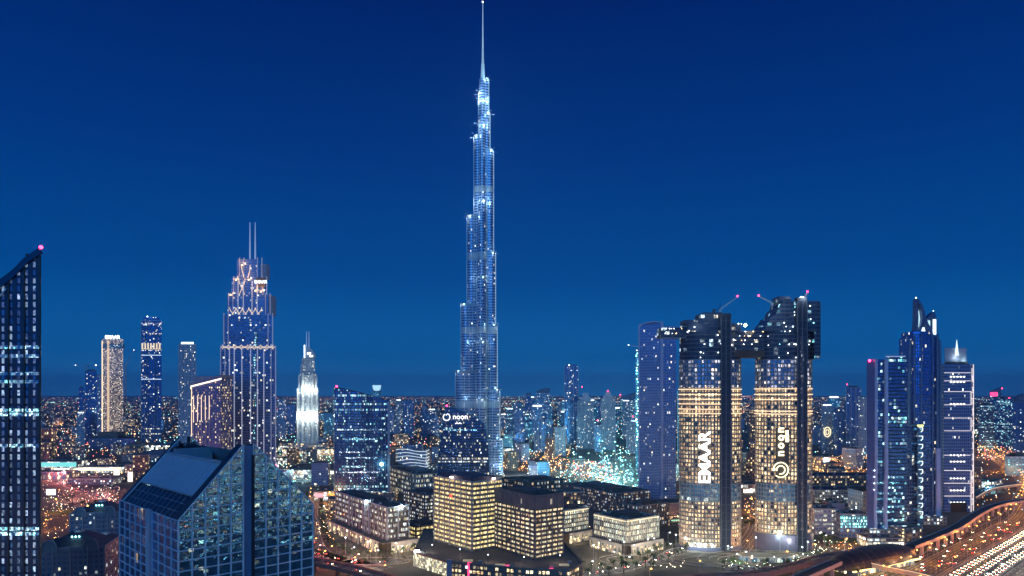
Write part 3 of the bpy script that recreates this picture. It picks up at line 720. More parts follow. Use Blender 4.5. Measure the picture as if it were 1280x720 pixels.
    m = MB(); m.prism(rect(X(829.5), X(862), -10, 8), zt(421.5), zt(409), 0, 1, bottom=True); m.build('cantilever', [raw, M['brown']], br)
    m = MB(); m.beam((X(829), -10.4, zt(409)), (X(862), -10.4, zt(407)), .5); m.beam((X(829), -10.4, zt(422)), (X(862), -10.4, zt(422)), .5); m.build('cantilever_rail', M['steel'], br)
    rnd = random.Random(12)
    for k in range(24):
        px = rnd.uniform(920, 960) if k % 3 else rnd.uniform(831, 858); py = rnd.choice((415, 420.5, 426, 431)) if k % 3 else rnd.choice((411, 417))
        m = MB(); m.ball((X(px), -13.6 if k % 3 else -10.8, zt(py) + .5), rnd.uniform(.28, .55), 0, 6); m.build('work_lamp', M['e_white' if rnd.random() < .7 else 'e_warm'], br)
    m = MB(); m.ball((X(935.5), -13.6, zt(406.5)), 1.35); m.beam((X(935.5), -13, zt(413)), (X(935.5), -13, zt(407)), .3, mi=1); m.build('floodlight', [M['e_flood'], M['dark']], br)
    crane('pale crane jib pointing up right above the lettered oval tower', XY(908, Y), Y + 20, zt(390), 1.5, 21, R(0), luff=R(36))
    crane('pale crane jib pointing up left beside the tallest oval tower crown', XY(975, Y), Y + 20, zt(385), 4, 14.5, PI, luff=R(27))
    crane('short pale crane jib standing steeply above the tallest oval tower crown', XY(1015, Y), Y + 20, zt(377), 1.5, 8, R(0), luff=R(58))
    f = thing('roof_floodlight', 'brilliant white floodlight on top of the tallest oval tower', 'floodlight', (XY(1006.5, Y), Y + 8, zt(376)))
    m = MB(); m.cone(0, 0, -1, 1.2, .3, .3, 6); m.build('post', M['dark'], f); m = MB(); m.ball((0, 0, 2.2), 1.9); m.build('lamp_head', M['e_flood'], f)
    point((0, -6, 4), (.8, .95, 1), 30000, f, 1)
twins()
# ================================================================ GROUND
def ground_mat():
    s = N('ground_city'); tc = s.n('ShaderNodeTexCoord').outputs['Object']
    v = s.n('ShaderNodeTexVoronoi', feature='F1', distance='MANHATTAN'); s.set(v.inputs['Vector'], tc); v.inputs['Scale'].default_value = .009
    sc = s.n('ShaderNodeSeparateColor'); s.set(sc.inputs[0], v.outputs['Color'])
    n1 = s.noise(tc, .004, 6.0); n2 = s.noise(tc, .06, 5.0)
    c = s.mix(sc.outputs[0], (.05, .048, .046), (.17, .15, .12)); c = s.mix(s.math('MULTIPLY', n1, .6), c, (.24, .2, .15)); c = s.mix(s.math('MULTIPLY', n2, .6), c, (.04, .045, .035))
    s.set(s.p.inputs['Base Color'], c); s.p.inputs['Roughness'].default_value = .85
    return s.m
g = MB(); g.face([(-30000, -12000, 0), (30000, -12000, 0), (30000, 32000, 0), (-30000, 32000, 0)]); tag(g.build('ground', ground_mat()), kind='structure')

def spline(pts, n=10):
    P = [Vector(p) for p in pts]; P = [P[0] * 2 - P[1]] + P + [P[-1] * 2 - P[-2]]; out = []
    for i in range(1, len(P) - 2):
        for k in range(n):
            t = k / n; a, b, c, d = P[i - 1:i + 3]
            out.append(.5 * ((2 * b) + (c - a) * t + (2 * a - 5 * b + 4 * c - d) * t * t + (3 * b - a - 3 * c + d) * t ** 3))
    out.append(P[-2]); return out
def walk(pts, step, off=0.0, start=0.0):
    """points every step metres along pts, shifted sideways by off; -> (pos, heading)"""
    out = []; d = start
    acc = 0.0
    for a, b in zip(pts, pts[1:]):
        L = (b - a).length
        while d <= acc + L and L > 0:
            t = (d - acc) / L; u = (b - a).normalized(); n = Vector((u.y, -u.x, 0)); out.append((a + (b - a) * t + n * off, math.atan2(u.y, u.x))); d += step
        acc += L
    return out
def ribbon(m, pts, wl, wr, dz=0.0, mi=0):
    acc = 0; nrm = []
    for i in range(len(pts)):
        u = (pts[min(i + 1, len(pts) - 1)] - pts[max(i - 1, 0)]); u.z = 0; u.normalize(); nrm.append(Vector((u.y, -u.x, 0)))
    for i in range(len(pts) - 1):
        L = (pts[i + 1] - pts[i]).length; z = Vector((0, 0, dz))
        a, b = pts[i] - nrm[i] * wl + z, pts[i] + nrm[i] * wr + z; c, d = pts[i + 1] + nrm[i + 1] * wr + z, pts[i + 1] - nrm[i + 1] * wl + z
        m.face([a, b, c, d], [(-wl, acc), (wr, acc), (wr, acc + L), (-wl, acc + L)], mi); acc += L
    return m
def road_mat(name, lane=3.6, col=(.04, .04, .045), halfw=10):
    s = N(name); uv = s.n('ShaderNodeUVMap').outputs[0]; sp = s.n('ShaderNodeSeparateXYZ'); s.set(sp.inputs[0], uv)
    fu = s.math('ABSOLUTE', s.math('SUBTRACT', s.math('FRACT', s.math('DIVIDE', sp.outputs[0], lane)), .5))
    line = s.math('GREATER_THAN', fu, .5 - .09 / lane * 1.6)
    dash = s.math('LESS_THAN', s.math('FRACT', s.math('DIVIDE', sp.outputs[1], 12.0)), .6)
    edge = s.math('GREATER_THAN', s.math('ABSOLUTE', sp.outputs[0]), halfw - .6)
    edge2 = s.math('LESS_THAN', s.math('ABSOLUTE', sp.outputs[0]), halfw - .3)
    inn = s.math('LESS_THAN', s.math('ABSOLUTE', sp.outputs[0]), halfw - 1.2)
    mk = s.math('MAXIMUM', s.math('MULTIPLY', s.math('MULTIPLY', line, dash), inn), s.math('MULTIPLY', edge, edge2))
    tc = s.n('ShaderNodeTexCoord').outputs['Object']; nz = s.noise(tc, .12, 5.0)
    # worn wheel tracks
    trk = s.math('MULTIPLY', s.math('ABSOLUTE', s.math('SINE', s.math('MULTIPLY', sp.outputs[0], 2 * PI / lane))), .25)
    base = s.mix(s.math('MULTIPLY', nz, .8), tuple(c * .7 for c in col), tuple(c * 1.5 for c in col)); base = s.mix(trk, base, tuple(c * .6 for c in col))
    s.set(s.p.inputs['Base Color'], s.mix(mk, base, (.75, .75, .72))); s.p.inputs['Roughness'].default_value = .55
    return s.m
def road(name, pts, hw, mat, label=None, kerb=True):
    P = spline(pts); m = ribbon(MB(), P, hw, hw, .06); tag(m.build(name, mat), kind='structure')
    if kerb:
        for sd in (-1, 1):
            m = MB(); Q = [p + Vector((0, 0, 0)) for p in P]; off = sd * (hw + .2)
            lo = ribbon(m, Q, -off + .2, off + .2, .18)
            tag(m.build('kerb', M['concrete']), kind='structure')
    return P
def g3(px, py, z=0.0): return G(px, py, z)

# ---- the wide highway, lower right
U = Vector((.733, .680, 0)); NR = Vector((.680, -.733, 0))
hw0 = Vector((301, 566, 0))
def hwp(o): return [hw0 + NR * o + U * t for t in (-330, -100, 0, 150, 300)] + [hw0 + NR * o + U * 470 + Vector((-6, 6, 0)), hw0 + NR * o + U * 900 + Vector((-60, 60, 0)), hw0 + NR * o + U * 1600 + Vector((-220, 220, 0))]
rm = road_mat('asphalt_highway', halfw=11)
HWA = road('highway', hwp(21), 11, rm); HWB = road('highway', hwp(52), 14.6, road_mat('asphalt_highway_wide', halfw=14.6)); HWC = road('service_road', hwp(78), 9, road_mat('asphalt_service_wide', halfw=9))
SRV = road('service_road', hwp(2.5), 5.2, road_mat('asphalt_service', halfw=5.2))
m = MB(); ribbon(m, spline(hwp(34.8)), 1.2, 1.2, .35); tag(m.build('median', M['concrete']), kind='structure')
rs = road_mat('asphalt_small', halfw=6)
BLV = road('road', [g3(640, 712), g3(690, 713), g3(735, 717), g3(770, 714), g3(800, 706), g3(830, 695), g3(853, 685), g3(900, 668), g3(960, 648), g3(1060, 628)], 6, rs)
LOOP = road('road', [g3(393, 620), g3(391, 650), g3(398, 682), g3(420, 697), g3(455, 703), g3(500, 700), g3(545, 690), g3(600, 676), g3(720, 640)], 6, rs)
LFT1 = road('road', [g3(-60, 572), g3(52, 596), g3(100, 611), g3(150, 628), g3(240, 655), g3(390, 690), g3(480, 712)], 10, road_mat('asphalt_left', halfw=10))
LFT2 = road('road', [g3(-40, 640), g3(52, 664), g3(110, 655), g3(190, 640), g3(300, 612), g3(400, 596), g3(520, 594)], 7, road_mat('asphalt_left_b', halfw=7))
MID1 = road('road', [g3(330, 566), g3(420, 575), g3(520, 592), g3(620, 600), g3(700, 590), g3(760, 575), g3(860, 566), g3(960, 575)], 9, road_mat('asphalt_mid', halfw=9))
MID2 = road('road', [g3(-40, 560), g3(60, 556), g3(160, 552), g3(300, 545), g3(430, 556), g3(560, 566)], 9, road_mat('asphalt_mid_b', halfw=9))
ORG = road('road', [g3(925, 690), g3(945, 660), g3(950, 630), g3(985, 606), g3(1030, 596), g3(1085, 594), g3(1180, 590), g3(1290, 584)], 8, road_mat('asphalt_o', halfw=8))
FAR1 = road('road', [g3(-60, 520), g3(100, 517), g3(300, 522), g3(480, 532)], 14, road_mat('asphalt_far', halfw=14), kerb=False)
FAR2 = road('road', [g3(620, 572), g3(700, 578), g3(735, 592), g3(790, 612)], 8, rs, kerb=False)

# ---- elevated decks
def viaduct(name, label, pts, hw, thick, deckm, sidem, pier_step=28, rail=1.1, light=None, piers=True, pw=2.4, glow=None, cat='viaduct'):
    P = spline(pts, 8); root = thing(name, label, cat, (P[0].x, P[0].y, 0)); o = Vector((P[0].x, P[0].y, 0)); P = [p - o for p in P]
    m = MB(); ribbon(m, P, hw, hw, 0); m.build('deck', deckm, root)
    m = MB()
    nrm = []
    for i in range(len(P)):
        u = (P[min(i + 1, len(P) - 1)] - P[max(i - 1, 0)]); u.z = 0; u.normalize(); nrm.append(Vector((u.y, -u.x, 0)))
    for sd in (-1, 1):
        m = MB()
        for i in range(len(P) - 1):
            a, b = P[i] + nrm[i] * hw * sd, P[i + 1] + nrm[i + 1] * hw * sd; ai, bi = P[i] + nrm[i] * (hw - .4) * sd, P[i + 1] + nrm[i + 1] * (hw - .4) * sd
            t, z = Vector((0, 0, rail)), Vector((0, 0, -thick))
            q = [a + z, b + z, b + t, a + t]; m.face(q if sd > 0 else q[::-1], [(0, 0), (1, 0), (1, 1), (0, 1)])
            m.face([a + t, b + t, bi + t, ai + t]); m.face([bi + Vector((0, 0, .01)), ai + Vector((0, 0, .01)), ai + t, bi + t])
        m.build('parapet', sidem, root)
    m = MB()
    for i in range(len(P) - 1):
        m.face([P[i] + nrm[i] * hw + Vector((0, 0, -thick)), P[i] - nrm[i] * hw + Vector((0, 0, -thick)), P[i + 1] - nrm[i + 1] * hw + Vector((0, 0, -thick)), P[i + 1] + nrm[i + 1] * hw + Vector((0, 0, -thick))])
    m.build('soffit', sidem, root)
    if piers:
        for p, h in walk(P, pier_step, 0, 8):
            m = MB(); 
            if p.z - thick > 1.5:
                m.box(-pw / 2, pw / 2, -pw / 2, pw / 2, 0, p.z - thick - 1.6); m.prism(rect(-pw / 2, pw / 2, -pw / 2, pw / 2), p.z - thick - 1.6, p.z - thick, top=rect(-pw * .6, pw * .6, -hw * .75, hw * .75), bottom=True)
                m.build('pier', sidem, root, (p.x, p.y, 0), h)
    if light:
        m = MB()
        for i in range(len(P) - 1):
            a, b = P[i] + nrm[i] * (hw + .12) + Vector((0, 0, rail)), P[i + 1] + nrm[i + 1] * (hw + .12) + Vector((0, 0, rail)); m.beam(a, b, .25)
        m.build('edge_light', light, root)
    return [p + o for p in P], root
metro_side = plain('metro_side', (.5, .36, .36), .7); metro_deck = plain('metro_deck', (.035, .035, .05), .7)
VZ = 12.0
METRO, _ = viaduct('metro_viaduct', 'curving elevated metro track on pink concrete piers beside the highway', [g3(1137, 683, VZ), g3(1165, 672, VZ), g3(1197, 658, VZ), g3(1220, 643, VZ), g3(1242, 632.5, VZ), g3(1272, 626, VZ), g3(1320, 621, VZ), g3(1400, 612, VZ)], 5, 1.8, metro_deck, metro_side, 22, 1.2)
METRO2, _ = viaduct('metro_viaduct', 'dark elevated metro track running from the shell station toward the bottom edge', [g3(1045, 702, VZ), g3(1022, 712, VZ), g3(995, 724, VZ), g3(940, 750, VZ)], 5, 1.8, metro_deck, metro_side, 22, 1.2)
RAMP, _ = viaduct('flyover', 'reddish curved concrete flyover below the oval apartment towers', [g3(1062, 690, 9), g3(1024, 697, 9), g3(990, 707, 9), g3(955, 715, 9), g3(915, 719, 9), g3(860, 722, 8), g3(800, 735, 6)], 4.4, 3.0, rs, M['redroof'], 26, 1.1)
RAMP2, _ = viaduct('flyover', 'pink lit flyover crossing the bottom left beside the gabled glass building', [g3(330, 692, 8), g3(388, 700, 8), g3(420, 706, 8), g3(460, 716, 8), g3(520, 733, 8)], 7, 2.2, rs, M['redroof'], 26, 1.0)
ARC, _ = viaduct('flyover', 'long curved flyover with pale lit edge at the far right', [g3(1212, 622, 10), g3(1232, 611.5, 10), g3(1258, 606.5, 10), g3(1300, 603, 10), g3(1380, 602, 10)], 7, 2.5, rs, M['concrete'], 30, 1.0, light=M['e_wstrip'])
FB, _ = viaduct('footbridge', 'enclosed footbridge with pale lit edge crossing the highway by the shell station', [g3(1075, 700, 9), g3(1110, 708, 9), g3(1150, 716, 9), g3(1200, 729, 9)], 2.6, 3.4, plain('footbridge_roof', (.06, .06, .08), .5), M['concrete'], 40, .3, light=M['e_wstrip'], pw=1.5, cat='footbridge')

# ---- metro station: long golden-grey shell
def shell(label, c, ang, L, Wd, H, mat, z0=5):
    root = thing('metro_station', label, 'station', (c.x, c.y, 0), ang)
    m = MB(); nu, nv = 26, 14
    def P(u, v):
        t = -1 + 2 * u / nu; w_ = Wd * (1 - abs(t) ** 2.4) ** .5 + .4; h_ = H * (1 - abs(t) ** 2.6) ** .6 + .3; a = PI * v / nv
        return (t * L, -w_ * math.cos(a), z0 + h_ * math.sin(a) ** .8)
    for i in range(nu):
        for j in range(nv): m.face([P(i, j), P(i + 1, j), P(i + 1, j + 1), P(i, j + 1)][::-1])
    m.build('shell_roof', mat, root, smooth=True)
    m = MB()
    for i in range(1, nu):
        if i % 2 == 0: m.tube([Vector(P(i, j)) * 1.0 + Vector((0, 0, .15)) for j in range(nv + 1)], .22)
    m.build('shell_ribs', plain('shell_rib', (.2, .17, .17), .5, .4), root)
    m = MB(); m.box(-L * .7, L * .7, -Wd * .85, Wd * .85, 0, z0); m.build('concourse', facade('concourse_glass', 2.5, 4.5, .8, WARM1, WARM2, 1.8, (.2, .15, .13), a=.06, b=.1), root)
    m = MB(); m.box(-L * .8, L * .8, -Wd * .98, -Wd * .86, z0 - .6, z0 + .2); m.build('eave_light', M['e_gold'], root)
    for t in (-.6, -.2, .2, .6): point((L * t, -Wd - 4, 6), (1, .6, .3), 9000, root, 1)
    return root
ca, cb = g3(1137, 683, VZ), g3(1040, 701, VZ)
shell('dark ribbed shell shaped metro station roof beside the highway', (ca + cb) / 2 * Vector((1, 1, 0)), math.atan2((ca - cb).y, (ca - cb).x), (ca - cb).length / 2 + 4, 15, 13, plain('shell_metal', (.07, .06, .07), .42, .6))
def rail_bridge():
    root = thing('station_footbridge', 'jumbled glass and steel footbridge junction at the foot of the shell station', 'footbridge', (g3(1070, 705, 0).x, g3(1070, 705, 0).y, 0), .25)
    m = MB(); m.box(-9, 9, -5, 5, 6, 11); m.build('hall', facade('junction_glass', 1.6, 2.2, .7, COOL1, WARM2, 1.6, (.3, .3, .33), a=.1, b=.1), root)
    m = MB(); m.box(-10, 10, -6, 6, 11, 11.7); m.build('roof', M['steel'], root)
    for x in (-7, 7): m = MB(); m.box(x - .6, x + .6, -1, 1, 0, 6); m.build('pier', M['concrete'], root)
rail_bridge()

# ================================================================ STREET LAMPS
def lamp_proto(label, glow, group):
    t = thing('street_lamp', label, 'street lamp', (0, 0, -500), 0, group)
    m = MB(); m.cone(0, 0, 0, 11.5, .16, .09, 6); m.build('pole', M['steel'], t)
    m = MB(); m.beam((0, 0, 11.3), (1.8, 0, 11.9), .14); m.build('arm', M['steel'], t)
    m = MB(); m.box(1.4, 2.6, -.35, .35, 11.75, 11.95, 1); m.ball((2.0, 0, 11.45), .62, 0, 8, .6); m.build('lamp_head', [glow, M['steel']], t)
    return t
LP = {}
def lamp(kind, p, h, power=0, col=None, label=None):
    if kind not in LP:
        lb, gm, gr = {'o': ('sodium street lamp glowing orange on a tall bent pole', M['e_orange'], 'orange street lamps along the roads'), 'w': ('street lamp glowing white on a tall bent pole', M['e_white'], 'white street lamps'), 'p': ('street lamp glowing pinkish beside the reddish road at the left', emit('pink_lamp', (1, .5, .4), 14), 'pinkish street lamps'), 't': ('lamp mast glowing teal on the building site', M['e_teal'], 'teal lamp masts on the building site')}[kind]
        LP[kind] = t = lamp_proto(lb, gm, gr)
    else: t = copy_tree(LP[kind])
    if kind == 't': t.name = 'site_lamp_mast'
    t.location = p; t.rotation_euler = (0, 0, h)
    if power: point((2.0, 0, 10.4), col or {'o': (1, .33, .045), 'w': (1, .88, .66), 'p': (1, .22, .2), 't': (.35, .9, .95)}[kind], power, t, .5)
    return t
def line_lamps(kind, P, step, off, power, every=1, start=0, flip=0):
    for i, (p, h) in enumerate(walk(P, step, off, start)):
        if p.y < 380 or p.y > 2600: continue
        px = 640 + p.x / p.y * FOC
        if px < -80 or px > 1380: continue
        lamp(kind, p, h + (PI / 2 if off > 0 else -PI / 2) + flip, power if i % every == 0 else 0)
line_lamps('o', SRV, 40, 6.0, 10000, 1)
line_lamps('o', spline(hwp(34.8)), 44, 0, 42000, 1)
line_lamps('o', spline(hwp(8.8)), 50, 0, 26000, 1, 20)
line_lamps('w', spline(hwp(67.8)), 44, 0, 16000, 1)  # white lamps added to light the carriageway in place of headlight beams
line_lamps('o', RAMP, 44, 4.7, 4000, 1)
line_lamps('o', RAMP2, 38, 6.8, 9000, 1)
line_lamps('w', BLV, 34, 6.8, 16000, 2)
line_lamps('o', LOOP, 40, 6.8, 24000, 2)
line_lamps('p', LFT1, 55, 10.8, 60000, 1); line_lamps('o', LFT2, 70, -7.8, 44000, 1)
line_lamps('o', ORG, 56, 8.6, 60000, 1); line_lamps('w', MID1, 75, 9.8, 50000, 2); line_lamps('o', MID2, 95, 9.8, 60000, 2)
line_lamps('o', FAR2, 60, 8.8, 50000, 2)

# ================================================================ CARS
paint = None
def car_paint():
    s = N('car_paint'); r = s.n('ShaderNodeObjectInfo').outputs['Random']; cr = s.n('ShaderNodeValToRGB'); s.set(cr.inputs[0], r); cr.color_ramp.interpolation = 'CONSTANT'
    e = cr.color_ramp.elements; e[0].color = (.75, .75, .75, 1); e[1].position = .4; e[1].color = (.35, .36, .38, 1)
    for p_, c_ in ((.55, (.03, .03, .035)), (.72, (.5, .5, .52)), (.95, (.2, .02, .02)), (.97, (.03, .06, .15))): x = e.new(p_); x.color = (*c_, 1)
    s.set(s.p.inputs['Base Color'], cr.outputs[0]); s.p.inputs['Roughness'].default_value = .25; s.p.inputs['Metallic'].default_value = .2; s.p.inputs['Coat Weight'].default_value = .6
    return s.m
CP = car_paint(); HL = emit('headlight', (1, .82, .55), 34); TL = emit('tail_light', (1, .06, .03), 12)
def car_proto(label, group, big=False):
    t = thing('car', label, 'car', (0, 0, -500), 0, group); L, W, H = (2.5, .95, .75) if big else (2.25, .9, .62)
    prof = [(-L, .35), (-L, H + .15), (-L * .72, H + .3), (L * .5, H + .28), (L * .95, H + .02), (L, .45), (L * .9, .28), (-L * .9, .28)]
    m = MB()
    def ext(m, prof, W, W2=None, mi=0):
        n = len(prof); A = [(x, -W, z) for x, z in prof]; B = [(x, W, z) for x, z in prof]
        m.face(A, None, mi); m.face(B[::-1], None, mi)
        for i in range(n): j = (i + 1) % n; m.face([A[j], A[i], B[i], B[j]], None, mi)
    ext(m, prof, W); m.build('body', CP, t)
    m = MB(); ext(m, [(-L * .7, H + .25), (-L * .5, H + .75), (L * .15, H + .78), (L * .48, H + .26)], W * .82); m.build('windows', plain('car_glass', (.02, .025, .03), .08, .3), t)
    m = MB(); m.box(-L * .48, L * .13, -W * .8, W * .8, H + .77, H + .83); m.build('roof', CP, t)
    for x in (-L * .62, L * .62):
        for y in (-W, W):
            m = MB(); pts = [(x + .33 * math.cos(2 * PI * k / 10), .33 + .33 * math.sin(2 * PI * k / 10)) for k in range(10)]; ext(m, pts, .11); m.build('wheel', M['black'], t, (0, y, 0))
    for y in (-W * .72, W * .72):
        m = MB(); m.box(L - .05, L + .06, y - .2, y + .2, .62, .84); m.build('headlight', HL, t)
        m = MB(); m.box(-L - .06, -L + .05, y - .24, y + .24, .72, .95); m.build('tail_light', TL, t)
    return t
CARS = {}
def car(p, h, group, label, big=False):
    key = (group, big)
    if key not in CARS: CARS[key] = t = car_proto(label, group, big)
    else: t = copy_tree(CARS[key])
    t.location = (p.x, p.y, p.z + .07); t.rotation_euler = (0, 0, h)
    return t
rc = random.Random(3)
def traffic(P, off, step, back, group, label, lo=0.0, jit=.4, ymax=1000, ymin=540, pmax=1292):
    d = rc.uniform(0, step); total = sum((b - a).length for a, b in zip(P, P[1:])); n = 0
    while d < total:
        w_ = walk(P, 1e9, off, d)
        if w_:
            p, h = w_[0]; px = 640 + p.x / max(p.y, 1) * FOC; py = HY + (CAMZ - p.z) * FOC / max(p.y, 1)
            if ymin < p.y < ymax and -20 < px < pmax and py < 723: car(p, h + (PI if back else 0), group, label, rc.random() < .25); n += 1
        d += step * rc.uniform(1 - jit, 1 + jit)
    return n
n = 0
for o in (-12.6, -9, -1.8, 1.8, 9, 12.6): n += traffic(HWB, o, 10, True, 'cars with headlights on the highway', 'car with glowing headlights on the right half of the wide highway', jit=.1)
for o in (-9, -5.4, -1.8, 1.8, 5.4, 9): n += traffic(HWA, o, 70, o < -2, 'cars on the middle of the highway', 'car on the middle of the wide highway among widely spaced cars', ymax=800)
for o in (0,): n += traffic(SRV, o, 34, True, 'cars on the service road', 'car with headlights on the narrow road beside the metro piers', ymax=760)
n += traffic(BLV, -2, 40, False, 'cars on the boulevard', 'car with red tail lights on the curved road by the arcaded blocks', ymax=720); n += traffic(BLV, 2.4, 40, True, 'cars coming up the boulevard', 'car with headlights on the curved road by the arcaded blocks', ymax=720)
n += traffic(LFT1, 3, 60, True, 'cars on the left road', 'car with headlights on the reddish road behind the domed villas', ymax=1150); n += traffic(LFT1, -4, 60, False, 'cars leaving on the left road', 'car with red tail lights on the reddish road behind the domed villas', ymax=1150)
n += traffic(LOOP, 2, 30, True, 'cars on the loop road', 'car with headlights on the loop road round the pale pier block', ymax=700)
n += traffic(RAMP2, 2, 30, False, 'cars on the pink flyover', 'car with red tail lights on the pink flyover')
print('cars', n)
# ================================================================ FACADE STYLES
F = {
 'navy': facade('navy_tower', 3.5, 3.8, .08, WARM2, COOL1, 1.6, (.05, .08, .15), (.04, .09, .17), .12, .16, metal=.7),
 'grey': facade('grey_tower', 3.5, 3.8, .12, WARM2, COOL2, 1.7, (.20, .26, .36), (.06, .1, .16), .2, .2, metal=.5),
 'teal': facade('teal_tower', 3.5, 4.0, .2, TEAL1, COOL1, 1.6, (.12, .24, .3), (.06, .16, .2), .1, .2, metal=.5, clump=.7),
 'pale': facade('pale_tower', 3.5, 3.8, .15, WARM2, COOL2, 1.5, (.42, .48, .56), (.08, .13, .19), .24, .2, metal=.4),
 'warm': facade('warm_tower', 3.4, 3.9, .75, (1, .66, .36), (1, .86, .6), 1.2, (.25, .2, .2), (.06, .07, .1), .24, .2, metal=.3, clump=.3),
 'brown': facade('brown_tower', 3.4, 3.9, .34, WARM1, WARM2, 1.3, (.17, .11, .10), (.05, .05, .07), .22, .2, metal=.3),
 'office': facade('office_tower', 3.0, 3.9, .24, COOL2, TEAL1, 1.1, (.07, .10, .16), (.04, .09, .14), .06, .25, rows=.12, metal=.7, clump=.8),
 'low': facade('low_block', 3.6, 3.8, .38, WARM1, WARM2, 1.5, (.26, .22, .19), (.05, .06, .08), .22, .22, metal=.2, clump=.4),
 'lowc': facade('low_block_cool', 3.6, 3.8, .35, COOL1, WARM2, 1.4, (.22, .24, .28), (.05, .07, .1), .18, .22, metal=.2, clump=.4),
 'shop': facade('shop_front', 6, 6, .8, WARM2, COOL2, 2.0, (.4, .38, .35), (.1, .1, .12), .06, .12, metal=.2, clump=.2),
}
pierw = plain('pale_pier', (.46, .48, .56), .6); pierd = plain('blue_pier', (.14, .18, .28), .5)
def tower(name, label, l, r_, pyt, Y, fac, depth=.8, crown=None, piers=0, pier_mat=None, cat='skyscraper', group=None, z0=0, rzoff=0, plant=True, beac=None, bands=None, round_=False, setback=None):
    cx = (l + r_) / 2; s = Y / FOC; W = (r_ - l) * s; D = W * depth; H = Z(pyt, Y)
    root = thing(name, label, cat, (XY(cx, Y), Y, 0), 0, group)
    P = ellipse(W / 2, D / 2, 28, cy_=D / 2) if round_ else skew(rect(-W / 2, W / 2, 0, D), cx)
    Hb = H
    m = MB(); m.prism(P, z0, Hb, 0, 1); m.build('body', [F[fac] if isinstance(fac, str) else fac, M['roof']], root)
    parapet(root, P, Hb, min(2.2, W * .08), .6, pierd if fac in ('navy', 'office', 'teal') else pierw)
    if plant and crown is None: plant_room(root, D * .5 * (cx - 640) / FOC, D * .5, Hb, W * .45, D * .4, W * .14)
    if piers:
        for k in range(piers + 1):
            x = -W / 2 + W * k / piers; m = MB(); w_ = max(.5, W * .035); m.box(x - w_ / 2, x + w_ / 2, -.9, -.02, z0, Hb + 1.5); m.build('pier', pier_mat or pierw, root)
    for py in (bands or []):
        m = MB(); m.box(-W / 2 - .3, W / 2 + .3, -.8, -.03, Z(py, Y) - .9, Z(py, Y) + .9); m.build('light_band', M['e_cstrip'], root)
    if setback:
        f, py = setback; m = MB(); m.prism(skew(rect(-W * f / 2, W * f / 2, D * .2, D * .8), cx), Hb, Z(py, Y), 0, 1); m.build('upper_stage', [F[fac] if isinstance(fac, str) else fac, M['roof']], root); Hb = Z(py, Y); W *= f
    xc = D * .5 * (cx - 640) / FOC
    if crown == 'lit':
        m = MB(); m.prism(skew(rect(-W * .36, W * .36, D * .15, D * .8), cx), Hb, Hb + W * .16); m.build('lit_crown', M['e_signc'], root)
    elif crown == 'spire':
        m = MB(); m.cone(xc, D * .5, Hb, Hb + W * .5, W * .3, W * .1, 8); m.cone(xc, D * .5, Hb + W * .5, Hb + W * 1.1, W * .06, .2, 6); m.build('spire', pierw, root)
    elif crown == 'arc':
        m = MB(); pts = [(-W / 2 + W * k / 10, Hb + W * .42 * math.sin(PI * (.12 + .5 * k / 10))) for k in range(11)]
        f = [(-W / 2, Hb)] + pts + [(W / 2, Hb)]; m.face([(x, 0, z) for x, z in f][::-1]); m.face([(x + D * .6 * (cx - 640) / FOC, D * .6, z) for x, z in f])
        for a, b in zip(pts, pts[1:]): m.face([(a[0], 0, a[1]), (b[0], 0, b[1]), (b[0], D * .6, b[1]), (a[0], D * .6, a[1])])
        m.build('arched_crown', pierd, root)
    elif crown == 'slant':
        m = MB(); h = W * .45; m.prism(skew(rect(-W * .45, W * .45, 0, D * .6), cx), Hb, 0, 0, zf=lambda x, y: Hb + h * (.2 + .8 * (x / W + .5))); m.build('slanted_crown', pierd, root)
    elif crown == 'dome':
        m = MB(); m.ball((xc, D * .5, Hb), W * .42, 0, 14); m.build('dome', pierd, root, smooth=True)
    elif crown == 'antenna':
        plant_room(root, xc, D * .5, Hb, W * .45, D * .4, W * .12); m = MB(); m.cone(xc, D * .5, Hb, Hb + W * .6, .6, .2, 6); m.build('antenna', M['steel'], root)
    elif crown == 'stack':
        m = MB(); m.prism(skew(rect(-W * .33, W * .33, D * .1, D * .7), cx), Hb, Hb + W * .3); m.prism(skew(rect(-W * .18, W * .18, D * .1, D * .6), cx), Hb + W * .3, Hb + W * .55); m.build('stacked_crown', pierw, root)
    if beac: beacon(root, XY(beac[0], Y) - XY(cx, Y), 1, Z(beac[1], Y), max(1.1, Y * .0008), m=beac[2] if len(beac) > 2 else 'e_red')
    return root

# ---------------------------------------------------------------- left skyline
EM = tower('apartment_tower', 'tall tower with warm lit balconies and a white sign board on its roof', 127.5, 154, 424, 2100, facade('checker_tower', 3.4, 3.6, .95, (1, .74, .5), (1, .86, .7), 1.5, (.32, .26, .28), (.05, .06, .1), .26, .26, clump=.1), plant=False)
s_ = 2100 / FOC
for x_ in (-12.8, -6.0, -4.6):
    m = MB(); m.box(x_ * s_ - 1.2, x_ * s_ + 1.2, -1.6, -.02, 0, Z(426, 2100)); m.build('lit_pier', emit('lit_pier_glow', (1, .72, .48), .75) if x_ > -12.5 else M['e_wstrip'], EM)
m = MB(); m.box(-13 * s_, 13 * s_, -1.2, 8, Z(436, 2100), Z(430, 2100)); m.build('blank_floors', F['pale'], EM)
text('EMAAR', 14, M['e_signc'], EM, (0, -1, Z(421.5, 2100)), (R(90), 0, 0), 'sign', .5, .35)
DK = tower('glass_tower', 'slim dark blue round edged tower with a warm lit belt near its top', 176.5, 202, 401, 2100, facade('dark_slim', 3.6, 3.9, .10, WARM2, COOL2, 1.5, (.03, .05, .10), (.03, .07, .14), .1, .14, rows=.04, metal=.8), plant=False, setback=(.8, 396), beac=(184, 396, 'e_white'))
